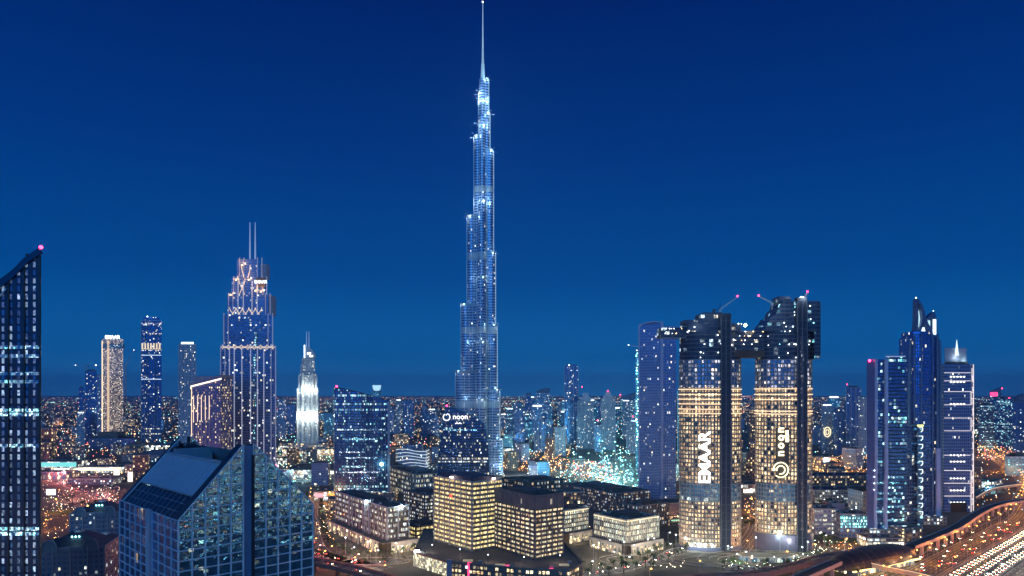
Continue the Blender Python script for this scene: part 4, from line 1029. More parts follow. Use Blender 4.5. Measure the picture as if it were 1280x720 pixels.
for x_ in (-12.6, -8, -4.5, 4.5, 8): m = MB(); m.box(x_ * s_ - .8, x_ * s_ + .8, -1.4, -.02, 0, Z(402, 2100)); m.build('pier', pierd if x_ > -12 else pierw, DK)
m = MB()
for k in range(7): x_ = (-11 + k * 3.6) * s_; m.box(x_ - 2.2, x_ + 2.2, -1.9, -1.42, Z(436, 2100), Z(429, 2100))
m.box(-12 * s_, 12 * s_, -1.41, -1.2, Z(436.6, 2100), Z(436, 2100)); m.build('lit_belt', emit('belt_glow', (1, .78, .5), 1.0), DK)
for py in (444, 474): m = MB(); m.box(-12.4 * s_, 12.4 * s_, -1.5, -.04, Z(py, 2100) - .9, Z(py, 2100) + .9); m.build('light_band', M['e_cstrip'], DK)
tower('apartment_tower', 'pale tower with a glowing white crown behind the hotel slab', 223.5, 245, 431, 1750, 'pale', crown='lit', piers=4)
tower('unfinished_tower', 'unfinished tower left of the warm lit one, with bright work lamps', 106.5, 121, 464, 2000, 'navy', plant=True, beac=(119.5, 457, 'e_white'))
tower('apartment_tower', 'blue tower tucked directly against the warm lit one at its left', 119, 128, 470, 2150, 'grey')
tower('apartment_tower', 'small narrow tower farthest left with few lights', 98.5, 105, 484, 2300, 'navy')
tower('lit_pavilion_tower', 'short pale slab with a teal glowing top near the far left', 96, 106, 517, 1950, 'pale', crown='lit', cat='building')
tower('annex_block', 'dark blue glass block at the foot of the warm lit tower', 112, 168, 549, 1850, 'navy', cat='building')
crane('tall white crane standing just right of the warm lit tower', XY(157, 2150), 2150, 0, Z(455, 2150) - 8, 55, R(0), luff=R(62), lamp='e_white', wd=3.2)
crane('crane with a flat jib on the unfinished tower at the left', XY(110, 2000), 1990, Z(464, 2000), 14, 30, PI, lamp='e_white', wd=2.6)
def hotel_slab():
    Y = 1010; s = Y / FOC; cx = 255; X = lambda px: (px - cx) * s
    root = thing('hotel_slab', 'broad purple slab building with a bright slanted cornice and five lit fins', 'building', (XY(cx, Y), Y, 0))
    m = MB(); Pp = [(X(229.5), 26), (X(240), 0), (X(279), -8), (X(279), 30), (X(240), 40)]
    def top(x, y): return Z(483, Y) + (x - X(240)) / (X(279) - X(240)) * (Z(474, Y) - Z(483, Y))
    m.prism(Pp, 0, 0, 0, 1, zf=top); m.build('body', [facade('purple_wall', 3.1, 3.8, .32, WARM1, WARM2, 1.1, (.22, .18, .30), (.05, .06, .12), .24, .2), M['roof']], root)
    m = MB(); o = offset_poly(Pp, 1.6); m.prism(o, 0, 0, zf=lambda x, y: top(x, y) + 5); 
    m = MB()
    for (a, b) in ((0, 1), (1, 2)):
        p, q = o[a], o[b]; m.beam((p[0], p[1], top(*p) + .2), (q[0], q[1], top(*q) + .2), .5, 1.9)
    m.build('cornice_light', emit('cornice_glow', (1, .8, .62), 2.6), root)
    m = MB()
    for (a, b) in ((0, 1), (1, 2), (2, 3), (3, 4), (4, 0)):
        p, q = o[a], o[b]; m.beam((p[0], p[1], top(*p) + 3.6), (q[0], q[1], top(*q) + 3.6), 1.2, 4.8)
    m.build('roof_rim', plain('purple_rim', (.3, .27, .36), .6), root)
    m = MB(); m.box(X(240), X(274), 8, 28, top(0, 0) + 2, Z(470, Y)); m.build('plant_room', plain('purple_rim', (.3, .27, .36), .6), root)
    for k, px in enumerate((242.5, 248, 253.2, 258.5, 263.8)):
        y = -8 * (px - 240) / 39 - .05; m = MB(); m.box(X(px) - .5, X(px) + .5, y - 1, y - .02, Z(600, Y), Z(494, Y)); m.build('fin', plain('fin_lilac', (.5, .45, .5), .6), root)
        m = MB(); m.box(X(px) - .42, X(px) + .42, y - 1.3, y - 1.05, Z(528 - k, Y), Z(494.5, Y)); m.build('fin_light', emit('fin_glow', (1, .74, .55), 1.5), root)
    m = MB(); m.box(X(232) - .4, X(232) + .4, 18.6, 20.5, Z(560, Y), Z(480, Y)); m.build('edge_light', emit('edge_gold', (1, .68, .38), 1.8), root)
hotel_slab()

# ---------------------------------------------------------------- curved glass pair
def sail():
    Y = 950; s = Y / FOC; cx = 452; X = lambda px: (px - cx) * s
    root = thing('curved_glass_tower', 'blue glass tower whose curved top falls rightward from a red beacon', 'skyscraper', (XY(cx, Y), Y, 0))
    gm = facade('sail_glass', 1.7, 3.9, .11, TEAL1, COOL2, 1.0, (.04, .07, .13), (.035, .075, .15), .1, .16, rows=.14, metal=.8, rough=.12, clump=.9, cluster=.12)
    def tp(x, y):
        t = (x - X(419.5)) / (X(487) - X(419.5)); t = min(1, max(0, t)); return Z(484.5 + 17 * t ** 1.25, Y)
    n = 14; A = [(X(418.2) + (X(487) - X(418.2)) * k / n, -2.5 * math.sin(PI * k / n)) for k in range(n + 1)]; B = [(x - 10, 34) for x, y in A][::-1]
    m = MB(); m.prism(A + B, 0, 0, 0, 1, zf=lambda x, y: tp(x + (10 if y > 20 else 0), y)); m.build('body', [gm, M['black']], root)
    for k in range(0, n + 1):
        x, y = A[k]; m = MB(); m.box(x - .22, x + .22, y - .7, y - .02, 0, tp(x, y)); m.build('mullion', pierd, root)
    m = MB()
    for a, b in zip(A, A[1:]): m.beam((a[0], a[1] - .5, tp(*a) + .3), (b[0], b[1] - .5, tp(*b) + .3), 1.3, .9)
    m.build('roof_edge', M['black'], root)
    m = MB(); m.box(X(484.6), X(487.6), -1.5, 0, 0, Z(502, Y)); m.build('edge_fin', plain('grey_edge', (.25, .32, .42), .4, .3), root)
    m = MB(); m.ball((X(477.5), -3.6, Z(580, Y)), 2.4); m.build('floodlight', emit('teal_flood', (.4, 1, 1), 20), root)
    for i, (py, c) in enumerate(((537, COOL1), (549, TEAL1), (565, COOL2), (572, COOL1), (583, TEAL1), (590, COOL2), (611, COOL2), (618, WARM2))):
        m = MB(); xa = X(422 + (i * 7) % 11); xb = X(482 - (i * 13) % 29); m.box(xa, xb, -3.3, -2.9, Z(py, Y) - .9, Z(py, Y) + .9); m.build('lit_floor', facade('sail_lit_%d' % (i % 3), 1.8, 1.8, .62, c, COOL2, 1.5, (.04, .06, .1), (.05, .09, .14), .08, 0, clump=.9, cluster=.25), root)
    beacon(root, X(420.8), 0, Z(484, Y), 1.5)
    m = MB(); m.box(X(412), X(494), -10, 30, 0, 14); m.build('podium', F['low'], root)
    point((X(477.5), -9, Z(580, Y)), (.5, 1, 1), 24000, root, 1)
sail()
def ring_sign_tower():
    Y = 900; s = Y / FOC; cx = 579; X = lambda px: (px - cx) * s
    root = thing('slanted_glass_tower', 'dark glass tower with slanted top and glowing ring emblem sign', 'skyscraper', (XY(cx, Y), Y, 0))
    L = [(545.5, 600), (547, 575), (550, 548), (554, 525), (558.5, 509)]; T = [(566, 508.8), (580, 514), (594, 521), (605, 529)]; Rr = [(607.5, 538), (610, 555), (611.5, 575), (612, 600)]
    prof = L + T + Rr; f = [(X(a), 0, Z(b, Y)) for a, b in prof]; f[0] = (f[0][0], 0, 0); f[-1] = (f[-1][0], 0, 0)
    k = (cx - 640) / FOC; D = 30; g = [(x + D * k, D, z) for x, y, z in f]; n = len(f)
    gm = facade('ring_tower_glass', 1.6, 3.9, .14, COOL2, WARM2, 1.0, (.04, .06, .11), (.04, .07, .13), .1, .2, metal=.8, clump=1.0, rows=.05, cluster=.12)
    m = MB(); m.face(f[::-1], [(p[0], p[2]) for p in f[::-1]], 0); m.face(g, [(p[0], p[2]) for p in g], 0)
    for i in range(n - 1): m.face([f[i], f[i + 1], g[i + 1], g[i]], [(0, f[i][2]), (0, f[i + 1][2]), (30, g[i + 1][2]), (30, g[i][2])], 1)
    m.build('body', [gm, M['black']], root)
    m = MB(); m.tube([(p[0], -.4, p[2]) for p in f], 1.0); m.build('frame_edge', plain('teal_edge', (.12, .3, .36), .4, .3), root)
    for px in (556, 564, 572, 580, 588, 596, 603):
        t = [p for p in T if p[0] >= px] or [T[-1]]; m = MB(); m.box(X(px) - .2, X(px) + .2, -.5, -.02, 0, Z(max(513, 509 + (px - 560) * .45 + 3), Y)); m.build('mullion', M['black'], root)
    tx = emit('ring_sign', (1, .93, .9), 1.8)
    text('noon', 9.5, tx, root, (X(575.5), -1.2, Z(521, Y)), (R(90), 0, 0), 'sign', .3, .12)
    m = MB(); m.tube([(X(558.3) + 4.4 * math.cos(a), -1.2, Z(521.3, Y) + 4.4 * math.sin(a)) for a in [R(120) + R(320) * q / 18 for q in range(19)]], 1.1); m.ball((X(558), -1.2, Z(518.5, Y)), .9); m.build('ring_emblem', tx, root)
    m = MB(); m.tube([(X(569 + 8 * q / 8), -1.2, Z(529 + .8 * math.sin(q * 1.9), Y)) for q in range(9)], .9); m.ball((X(571), -1.2, Z(526.8, Y)), .5); m.build('script_sign', tx, root)
    for py, xa, xb, mt in ((535, 556, 566, 'a'), (537.5, 554, 596, 'b'), (577, 548, 610, 'c')):
        m = MB(); m.box(X(xa), X(xb), -.9, -.5, Z(py, Y) - .8, Z(py, Y) + .8); m.build('lit_floor', facade('ring_lit_' + mt, 1.7, 1.7, .7, TEAL1 if mt != 'c' else WARM2, COOL2, 1.3, (.04, .06, .1), (.05, .09, .14), .1, 0, clump=.7, cluster=.3), root)
    beacon(root, X(558.5), 0, Z(508, Y), 1.2)
    m = MB(); m.box(X(540), X(618), -12, 34, 0, 20); m.build('podium', F['low'], root)
ring_sign_tower()
def wavy():
    Y = 1300; s = Y / FOC; cx = 513; X = lambda px: (px - cx) * s
    root = thing('wavy_building', 'low rounded building wrapped in wavy glowing white bands', 'building', (XY(cx, Y), Y, 0))
    def P(sc): return offset_poly([(X(496), 4), (X(506), -14), (X(518), -16), (X(532), -4), (X(533), 30), (X(498), 32)], sc)
    m = MB(); m.prism(P(0), 0, Z(562, Y), 0, 1); m.prism(P(-8), Z(562, Y), Z(556, Y), 0, 1); m.build('body', [F['navy'], M['roof']], root)
    for i in range(8):
        z = Z(591 - i * 4.1, Y); o = P(2.2); m = MB()
        pts = []
        for q in range(4):
            a, b = o[q], o[(q + 1) % 6]
            for t in range(6): tt = t / 6; x = a[0] + (b[0] - a[0]) * tt; y = a[1] + (b[1] - a[1]) * tt; pts.append((x, y, z + 2.6 * math.sin(x * .09 + i * .35)))
        m.tube(pts, 1.1); m.build('wavy_band', emit('wave_glow', (.85, .95, 1), .75), root)
wavy()
tower('curved_tower', 'round slender blue glass tower with a bright lit bowl on top', 464.5, 475.5, 489, 3000, 'teal', crown=None, plant=False, round_=True)
m = MB(); m.cone(0, 17, 0, 12, 10, 17, 16, 0); m.cone(0, 17, 12, 26, 17, 19, 16, 0)
cb_ = m.build('lit_bowl', emit('bowl_glow', (.5, .85, 1), 1.0), [o for o in scene.objects if o.name.startswith('curved_tower')][-1]); cb_.location.z = Z(489, 3000)

# ---------------------------------------------------------------- towers left of centre, behind
tower('apartment_tower', 'blue tower just right of the stepped tower, shorter of its neighbours', 347, 357, 500, 2300, 'grey'); tower('apartment_tower', 'blue tower between the stepped tower and the floodlit white tower', 358, 369, 506, 2500, 'navy', crown='antenna')
tower('teal_office', 'teal glowing office block right behind the floodlit white tower', 401, 417, 517, 2400, 'teal', cat='building')
tower('apartment_tower', 'thin pale tower with glowing roof, just right of the sail shaped one', 494.5, 502, 501, 2300, 'pale', crown='lit'); tower('apartment_tower', 'dark tower beside the thin pale one, right of the sail shaped tower', 503.5, 517, 501, 2250, 'navy', piers=3, pier_mat=pierd)
tower('apartment_tower', 'dark tower with stacked crown left of the ring sign tower', 526, 535, 512, 2350, 'navy', crown='stack'); tower('apartment_tower', 'teal roofed tower peeking out left of the ring sign tower', 535.5, 545, 513, 2500, 'grey', crown='lit')

# ---------------------------------------------------------------- right of centre: the tower packs
tower('skyscraper', 'tallest tower of the central pack, lamp on its flat roof', 705.5, 723, 458, 2000, 'navy', piers=3, setback=(.8, 455), beac=(711.5, 457, 'e_white'))
tower('skyscraper', 'grey stepped tower with red beacon beside the tallest of the central pack', 722, 742, 502, 1850, 'pale', crown='stack', beac=(727.5, 484), piers=4)
tower('skyscraper', 'pale tower with stacked top and red beacon, right of centre pack', 751.5, 769, 499, 1800, 'pale', crown='stack', beac=(760, 489), piers=4)
tower('apartment_tower', 'short tower with red beacon between the two stacked towers', 743, 751, 532, 1750, 'grey', beac=(747, 526))
tower('skyscraper', 'tower with a slanted crown and teal lit floors behind the work site', 776, 797, 499, 2300, 'office', crown='slant', beac=(775.5, 494))
tower('apartment_tower', 'pale tower with red beacon nearest the bright work site', 783, 797, 529, 1700, 'pale', piers=3, beac=(791, 521))
tower('skyscraper', 'blue tower with rounded arch crown in the central pack', 670.5, 687.5, 492, 2700, 'grey', crown='arc')
tower('skyscraper', 'distant square tower with arch top far left in the central pack', 656, 664, 494, 3300, 'navy', crown='arc')
tower('apartment_tower', 'tower with floodlit roof at the heart of the central pack', 664, 679, 509, 2400, 'grey', crown='lit')
tower('apartment_tower', 'pale ribbed tower standing nearest in the central pack', 693.5, 707, 535, 1650, 'pale', piers=5)
tower('apartment_tower', 'blue ribbed tower left in the central pack beside the supertall', 643, 656, 511, 1900, 'navy', piers=4, pier_mat=pierd)
tower('apartment_tower', 'bright greenish tower next to the foot of the supertall', 629.5, 641, 543, 1800, 'teal')
tower('apartment_tower', 'dark tower with pointed spire in the central pack', 668, 682, 527, 1750, 'navy', crown='spire', piers=3)
tower('apartment_tower', 'tower with glowing roof board just left of the supertall foot gap', 625.5, 634, 519, 2600, 'grey', crown='lit')
rr_ = random.Random(21)
lab = 'blue residential tower with scattered lit windows packed among others on the skyline'
for k in range(84):
    px = rr_.uniform(628, 800); w_ = rr_.uniform(6, 12); Y = rr_.uniform(1900, 4200); pyt = rr_.uniform(497, 530) + (6 if px < 650 else 0)
    tower('residential_tower', lab, px, px + w_, pyt, Y, rr_.choice(('navy', 'grey', 'grey', 'teal', 'office', 'pale')), group='packed residential towers', crown=rr_.choice((None, None, 'stack', 'lit', 'antenna')), piers=rr_.choice((0, 0, 3)), pier_mat=pierd)
for k in range(66):
    side = k % 3; px = rr_.uniform(1024, 1084) if side == 0 else (rr_.uniform(1222, 1278) if side == 1 else rr_.uniform(340, 560)); w_ = rr_.uniform(6, 12); Y = rr_.uniform(2000, 4500); pyt = rr_.uniform(500, 526) + (8 if side == 2 else 0)
    tower('residential_tower', lab, px, px + w_, pyt, Y, rr_.choice(('navy', 'grey', 'office', 'grey')), group='packed residential towers', crown=rr_.choice((None, None, 'stack', 'antenna')))
# tower under construction outlined by teal lamps
CT = tower('unfinished_tower', 'narrow unfinished tower strung with teal lamps behind the curved top tower', 794.5, 803, 441, 1300, 'teal', plant=False)
rw = random.Random(4)
for k in range(34):
    py = 438 + k * 3.6; m = MB(); m.ball((XY(rw.uniform(795, 799), 1300) - XY(798.75, 1300), -1.5, Z(py, 1300)), rw.uniform(.7, 1.7), 0, 6); m.build('work_lamp', M['e_teal'] if k % 3 else M['e_white'], CT)
crane('horizontal crane jib poking out left behind the curved top tower', XY(800, 1320), 1320, Z(441, 1300), 10, 22, PI, luff=R(8), lamp='e_white', wd=2)

def arch_tower():
    Y = 905; s = Y / FOC; cx = 822; X = lambda px: (px - cx) * s
    root = thing('curved_top_tower', 'blue apartment tower with gently arched top and pale frame left of the oval towers', 'skyscraper', (XY(cx, Y), Y, 0))
    fm = facade('arch_tower_facade', 2.6, 3.7, .09, WARM2, COOL2, 1.3, (.16, .29, .55), (.04, .08, .17), .2, .2, metal=.5, clump=.6)
    def tp(x): t = (x - X(799)) / (X(829) - X(799)); return Z(407 - 4.5 * math.sin(min(1, max(0, t)) * PI * .75), Y)
    A = [(X(799) + (X(829) - X(799)) * k / 10, 0) for k in range(11)]; kk = (cx - 640) / FOC
    m = MB(); m.prism(A + [(x + 26 * kk, 26) for x, y in A[::-1]], 0, 0, 0, 1, zf=lambda x, y: tp(x - (26 * kk if y > 5 else 0))); m.build('front_wing', [fm, M['roof']], root)
    m = MB(); m.prism([(X(829.2), 3), (X(846.5), 6), (X(846.5) + 26 * kk, 32), (X(829) + 26 * kk, 28)], 0, Z(407, Y), 0, 1); m.build('side_wing', [fm, M['roof']], root)
    for px, w_ in ((798.7, 1.1), (827.3, 1.9)):
        m = MB(); m.box(X(px) - w_, X(px) + w_, -1.0, -.02, 0, tp(X(px))); m.build('frame_pier', plain('lilac_frame', (.36, .46, .68), .5), root)
    m = MB(); m.tube([(x, -.6, tp(x) + .4) for x, y in A], 1.7); m.build('arched_rim', plain('lilac_frame', (.36, .46, .68), .5), root)
    z = 6
    while z < Z(414, Y): m = MB(); m.box(X(800), X(826), -.55, -.02, z, z + .35); m.build('floor_edge', plain('lilac_frame', (.36, .46, .68), .5), root); z += 3.7
    m = MB(); m.box(X(796), X(848), -6, 0, 0, 9); m.build('podium', F['low'], root)
arch_tower()
tower('apartment_tower', 'narrow tower with teal vertical light seams left of the oval towers', 847, 856, 489, 1500, 'teal', piers=2, pier_mat=emit('teal_seam', (.35, .85, .95), .5))
# behind the gap between the oval towers
tower('apartment_tower', 'brown lit tower seen in the gap between the oval towers, left one', 936, 944, 512, 1500, 'brown', crown='antenna'); tower('apartment_tower', 'brown tower with red beacon and white sign in the gap between the oval towers', 944, 956, 524, 1400, 'brown', beac=(946.5, 516))
tower('apartment_tower', 'low dark tower behind the gap between the oval towers', 938, 957, 555, 1150, 'brown', cat='building')
# ---------------------------------------------------------------- right cluster
OR = tower('apartment_tower', 'pale tower with a glowing round ornament on its front, right of the oval towers', 1027, 1041, 508, 1700, 'pale', crown='lit')
m = MB(); m.tube([(8 * math.cos(2 * PI * k / 16), -1, Z(540, 1700) + 12 * math.sin(2 * PI * k / 16)) for k in range(17)], 1.6); m.tube([(4 * math.cos(2 * PI * k / 12), -1, Z(540, 1700) + 6 * math.sin(2 * PI * k / 12)) for k in range(13)], 1.2); m.build('round_ornament', emit('ornament_gold', (1, .85, .5), 1.6), OR)
tower('apartment_tower', 'teal floodlit roof tower right of the oval towers', 1035, 1050, 498, 2300, 'teal', crown='lit')
tower('apartment_tower', 'dark slim tower with small orange sign, right of the oval towers', 1042, 1055, 511, 1650, 'navy', piers=3, pier_mat=pierd)
tower('apartment_tower', 'tall blue tower with red beacon just left of the purple slab tower', 1057.5, 1076, 485, 1800, 'navy', crown=None, beac=(1059, 481), piers=3, pier_mat=pierw)
tower('apartment_tower', 'pale ribbed tower touching the purple slab tower at its left', 1073, 1083, 497, 1600, 'pale', piers=3)
tower('office_tower', 'office block with red glowing top at the far right', 1236.5, 1252, 492, 2100, 'office', crown='slant', beac=(1253, 486)); m = MB(); m.box(-16, 6, -1.2, -.2, 2, 14); o_ = m.build('red_roof_light', emit('red_panel', (1, .05, .18), 2.5), [o for o in scene.objects if o.name.startswith('office_tower')][-1]); o_.location.z = Z(492, 2100) - 10
tower('office_tower', 'wide office block full of teal lit windows at the far right', 1223, 1243, 507, 1800, 'office'); tower('office_tower', 'office block with red beacon behind the wide teal lit one', 1246, 1266, 499, 1900, 'office', beac=(1262, 498))
tower('domed_building', 'dark domed building cut by the right edge of the picture', 1266, 1292, 503, 1700, 'navy', crown='dome', cat='building')
tower('parking_block', 'pale teal block with square windows at the right edge', 1256, 1290, 572, 1250, facade('teal_block', 5, 4.4, .55, TEAL1, COOL2, 1.0, (.3, .5, .5), (.1, .25, .28), .22, .25, clump=.2), cat='building')

def purple_slab():
    Y = 705; s = Y / FOC; cx = 1108; X = lambda px: (px - cx) * s; k = (cx - 640) / FOC
    root = thing('slab_tower', 'tower of a purple slab, pale piers and dark glass with a red beacon', 'skyscraper', (XY(cx, Y), Y, 0))
    gl = facade('slab_glass', 2.2, 3.7, .10, TEAL1, COOL2, 1.1, (.03, .05, .10), (.03, .06, .12), .06, .16, metal=.8, clump=1.0, rows=.06, cluster=.1)
    pur = plain('purple_slab', (.11, .13, .28), .6)
    m = MB(); m.prism(skew(rect(X(1083.5), X(1093), 0, 24), 1088), 0, Z(452, Y)); m.build('purple_slab', pur, root)
    m = MB(); m.prism(rect(X(1096), X(1106), 1.5, 20), 0, Z(449, Y), 0, 1); m.build('glass_bay', [gl, M['black']], root)
    m = MB(); m.prism(skew(rect(X(1109), X(1133.5), 3, 26), 1120), 0, Z(445, Y), 0, 1); m.build('glass_wing', [gl, M['black']], root)
    pm = plain('lilac_pier', (.45, .52, .75), .5)
    for a, b in ((1093, 1096.2), (1105.8, 1109.3)):
        m = MB(); pts = [(a, b, 449), (a, b, 520), (a, b, 590), (a - 1.2, b - 1.2, 640), (a + .3, b + .3, 688)]
        for p, q in zip(pts, pts[1:]):
            m.face([(X(q[0]), -1.5, max(0, Z(q[2], Y))), (X(q[1]), -1.5, max(0, Z(q[2], Y))), (X(p[1]), -1.5, Z(p[2], Y)), (X(p[0]), -1.5, Z(p[2], Y))])
            m.face([(X(q[0]), 4, max(0, Z(q[2], Y))), (X(q[0]), -1.5, max(0, Z(q[2], Y))), (X(p[0]), -1.5, Z(p[2], Y)), (X(p[0]), 4, Z(p[2], Y))])
            m.face([(X(q[1]), -1.5, max(0, Z(q[2], Y))), (X(q[1]), 4, max(0, Z(q[2], Y))), (X(p[1]), 4, Z(p[2], Y)), (X(p[1]), -1.5, Z(p[2], Y))])
        m.build('pale_pier', pm, root)
    m = MB(); m.box(X(1109), X(1133.5), 2.6, 3.0, Z(446, Y), Z(445, Y)); m.build('roof_light', M['e_dimc'], root); m = MB(); m.box(X(1109), X(1133.5), 2.9, 3.4, Z(444.8, Y), Z(444, Y)); m.build('coping', pierw, root)
    beacon(root, X(1087), 0, Z(452, Y), 1.4)
    for py in (588, 596, 604, 612): m = MB(); m.ball((X(1092.3), -1, Z(py, Y)), .5, 0, 6); m.build('wall_lamp', M['e_white'], root)
    for i, (py, xa, xb) in enumerate(((597, 1109, 1131), (604, 1096, 1125), (610, 1110, 1130), (617, 1096, 1130), (624, 1096, 1128), (634, 1110, 1132), (640, 1096, 1118), (651, 1108, 1129))):
        m = MB(); m.box(X(xa), X(xb), 0.9 if xa < 1100 else 2.5, 1.4 if xa < 1100 else 2.9, Z(py, Y) - .9, Z(py, Y) + .9); m.build('lit_floor', facade('slab_lit_%d' % (i % 2), 1.8, 2, .62, TEAL1, COOL2 if i != 7 else WARM2, 1.2, (.04, .06, .1), (.04, .12, .16), .05, 0, clump=.8, cluster=.3), root)
    m = MB(); m.box(X(1083), X(1140), -6, 2, 0, 12); m.build('podium', F['lowc'], root)
purple_slab()
tower('office_tower', 'narrow dark tower between the purple slab tower and the horned tower', 1134, 1147, 532, 740, facade('narrow_dark', 2.5, 3.8, .08, COOL2, WARM2, 1.0, (.10, .12, .2), (.02, .04, .08), .1, .15, metal=.8))
SG = tower('office_tower', 'narrow tower with a yellow topped column of white light marks', 1146.5, 1153.5, 531, 735, 'office', plant=False)
for k in range(11): m = MB(); zz_ = Z(537 + k * 10.5, 735); m.tube([(-1.6, -.7, zz_ + 2.2), (2.4, -.7, zz_ + 2.2), (2.4, -.7, zz_ - 1), (.6, -.7, zz_ - 2.6)], .55); m.build('light_mark', emit('mark_glow', (.85, .95, .9), 1.6), SG)
m = MB(); m.box(-3, 3.2, -.9, -.1, Z(533, 735), Z(531, 735)); m.build('yellow_sign', emit('yellow_sign', (.95, 1, .3), 2.2), SG)

def horned():
    Y = 790; s = Y / FOC; cx = 1158; X = lambda px: (px - cx) * s
    root = thing('horned_tower', 'dark blue rounded tower crowned by two curved lit horns', 'skyscraper', (XY(cx, Y), Y, 0))
    gl = facade('horned_glass', 2.0, 3.8, .05, COOL2, WARM2, 1.3, (.05, .09, .18), (.03, .06, .14), .14, .12, metal=.85, rough=.12)
    zt = lambda py: Z(py, Y)
    kx = (cx - 640) / FOC
    P = [(X(1139), 6), (X(1142), 1), (X(1150), -2), (X(1163), -2), (X(1172), 1), (X(1177.5), 8), (X(1177), 30), (X(1142), 30)]
    m = MB(); m.prism(P, 0, zt(421), 0, 1); m.prism(offset_poly(P, -2), zt(421), zt(414), 0, 1); m.build('body', [gl, M['black']], root)
    for px, yy in ((1142.5, 0), (1150, -2.2), (1164, -2.2), (1171, 0), (1176, 5)):
        m = MB(); m.box(X(px) - .7, X(px) + .7, yy - 1.0, yy + .3, 0, zt(417)); m.build('edge_rib', plain('steel_blue_rib', (.16, .26, .42), .35, .5), root)
    for sgn, x0 in ((-1, 1141), (1, 1177)):   # swelling flanks
        pts = [(x0, 425), (x0 - sgn * -1.2, 470), (x0 + sgn * 1.2, 520), (x0 + sgn * 1.4, 570), (x0 + sgn * 1.5, 655)]
        m = MB(); m.tube([(X(a), 4, max(0, zt(b))) for a, b in pts], 2.4); m.build('flank_rib', plain('steel_blue_rib', (.16, .26, .42), .35, .5), root)
    # horns: curved blades with lit panels between
    def horn(pts, nm='horn'):
        m = MB()
        for y, fl in ((2, 0), (10, 1)):
            q = [(X(a), y, zt(b)) for a, b in pts]; m.face(q[::-1] if not fl else q)
        n = len(pts)
        for i in range(n): a, b = pts[i], pts[(i + 1) % n]; m.face([(X(a[0]), 2, zt(a[1])), (X(a[0]), 10, zt(a[1])), (X(b[0]), 10, zt(b[1])), (X(b[0]), 2, zt(b[1]))])
        m.build(nm, plain('horn_metal', (.13, .18, .32), .4, .4), root)
    horn([(1145.5, 416), (1147, 400), (1147.4, 374), (1148.2, 374), (1149.5, 395), (1149, 416)])
    horn([(1148, 373), (1151, 375), (1156, 384), (1158.5, 393), (1158, 400), (1154, 409), (1151, 416), (1147.5, 416), (1152, 407), (1154.5, 397), (1153, 388), (1149, 378)])
    horn([(1156, 402), (1159, 396), (1162, 404), (1166, 411), (1171, 416), (1163, 416), (1158.5, 409)])
    horn([(1160, 398), (1164, 394), (1168.5, 389.5), (1171, 393), (1172.5, 400), (1173.5, 416), (1171, 416), (1169, 398), (1164, 399)])
    lit = emit('horn_glow', (.55, .85, .9), 1.0)
    m = MB(); m.face([(X(1148), 5, zt(416)), (X(1151), 5, zt(413)), (X(1153.5), 5, zt(398)), (X(1152), 5, zt(388)), (X(1149), 5, zt(387))]); m.face([(X(1148), 5.4, zt(416)), (X(1149), 5.4, zt(387)), (X(1152), 5.4, zt(388)), (X(1153.5), 5.4, zt(398)), (X(1151), 5.4, zt(413))]); m.build('lit_panel', lit, root)
    m = MB(); m.box(X(1167.3), X(1171), 1.2, 1.9, zt(418), zt(399)); m.build('lit_panel', emit('horn_white', (.75, .95, 1), 2.0), root)
    m = MB(); m.box(X(1161), X(1166), 5, 5.5, zt(412), zt(400)); m.build('lit_panel', lit, root)
    m = MB(); m.prism([(X(1153), 1), (X(1158), 1), (X(1158), 3), (X(1153), 3)], zt(416), zt(409), top=[(X(1155), 1), (X(1156), 1), (X(1156), 3), (X(1155), 3)]); m.build('lit_panel', emit('horn_white', (.75, .95, 1), 2.0), root)
    m = MB(); m.cone(X(1148), 5, zt(374), zt(371.5), .4, .2, 6); m.ball((X(1148.2), 5, zt(371.5)), .9, 1); m.build('beacon', [M['dark'], M['e_signc']], root)
    m = MB(); m.cone(X(1170), 5, zt(391), zt(388), .4, .2, 6); m.ball((X(1170), 5, zt(388)), .6, 1); m.build('beacon', [M['dark'], M['e_signc']], root)
    m = MB(); m.box(X(1136), X(1180), -5, 0, 0, 10); m.build('podium', F['lowc'], root)
    m = MB(); m.box(X(1168), X(1173), -4, -1, zt(658), zt(560)); m.build('pale_edge', plain('lilac_pier', (.45, .52, .75), .5), root)
horned()
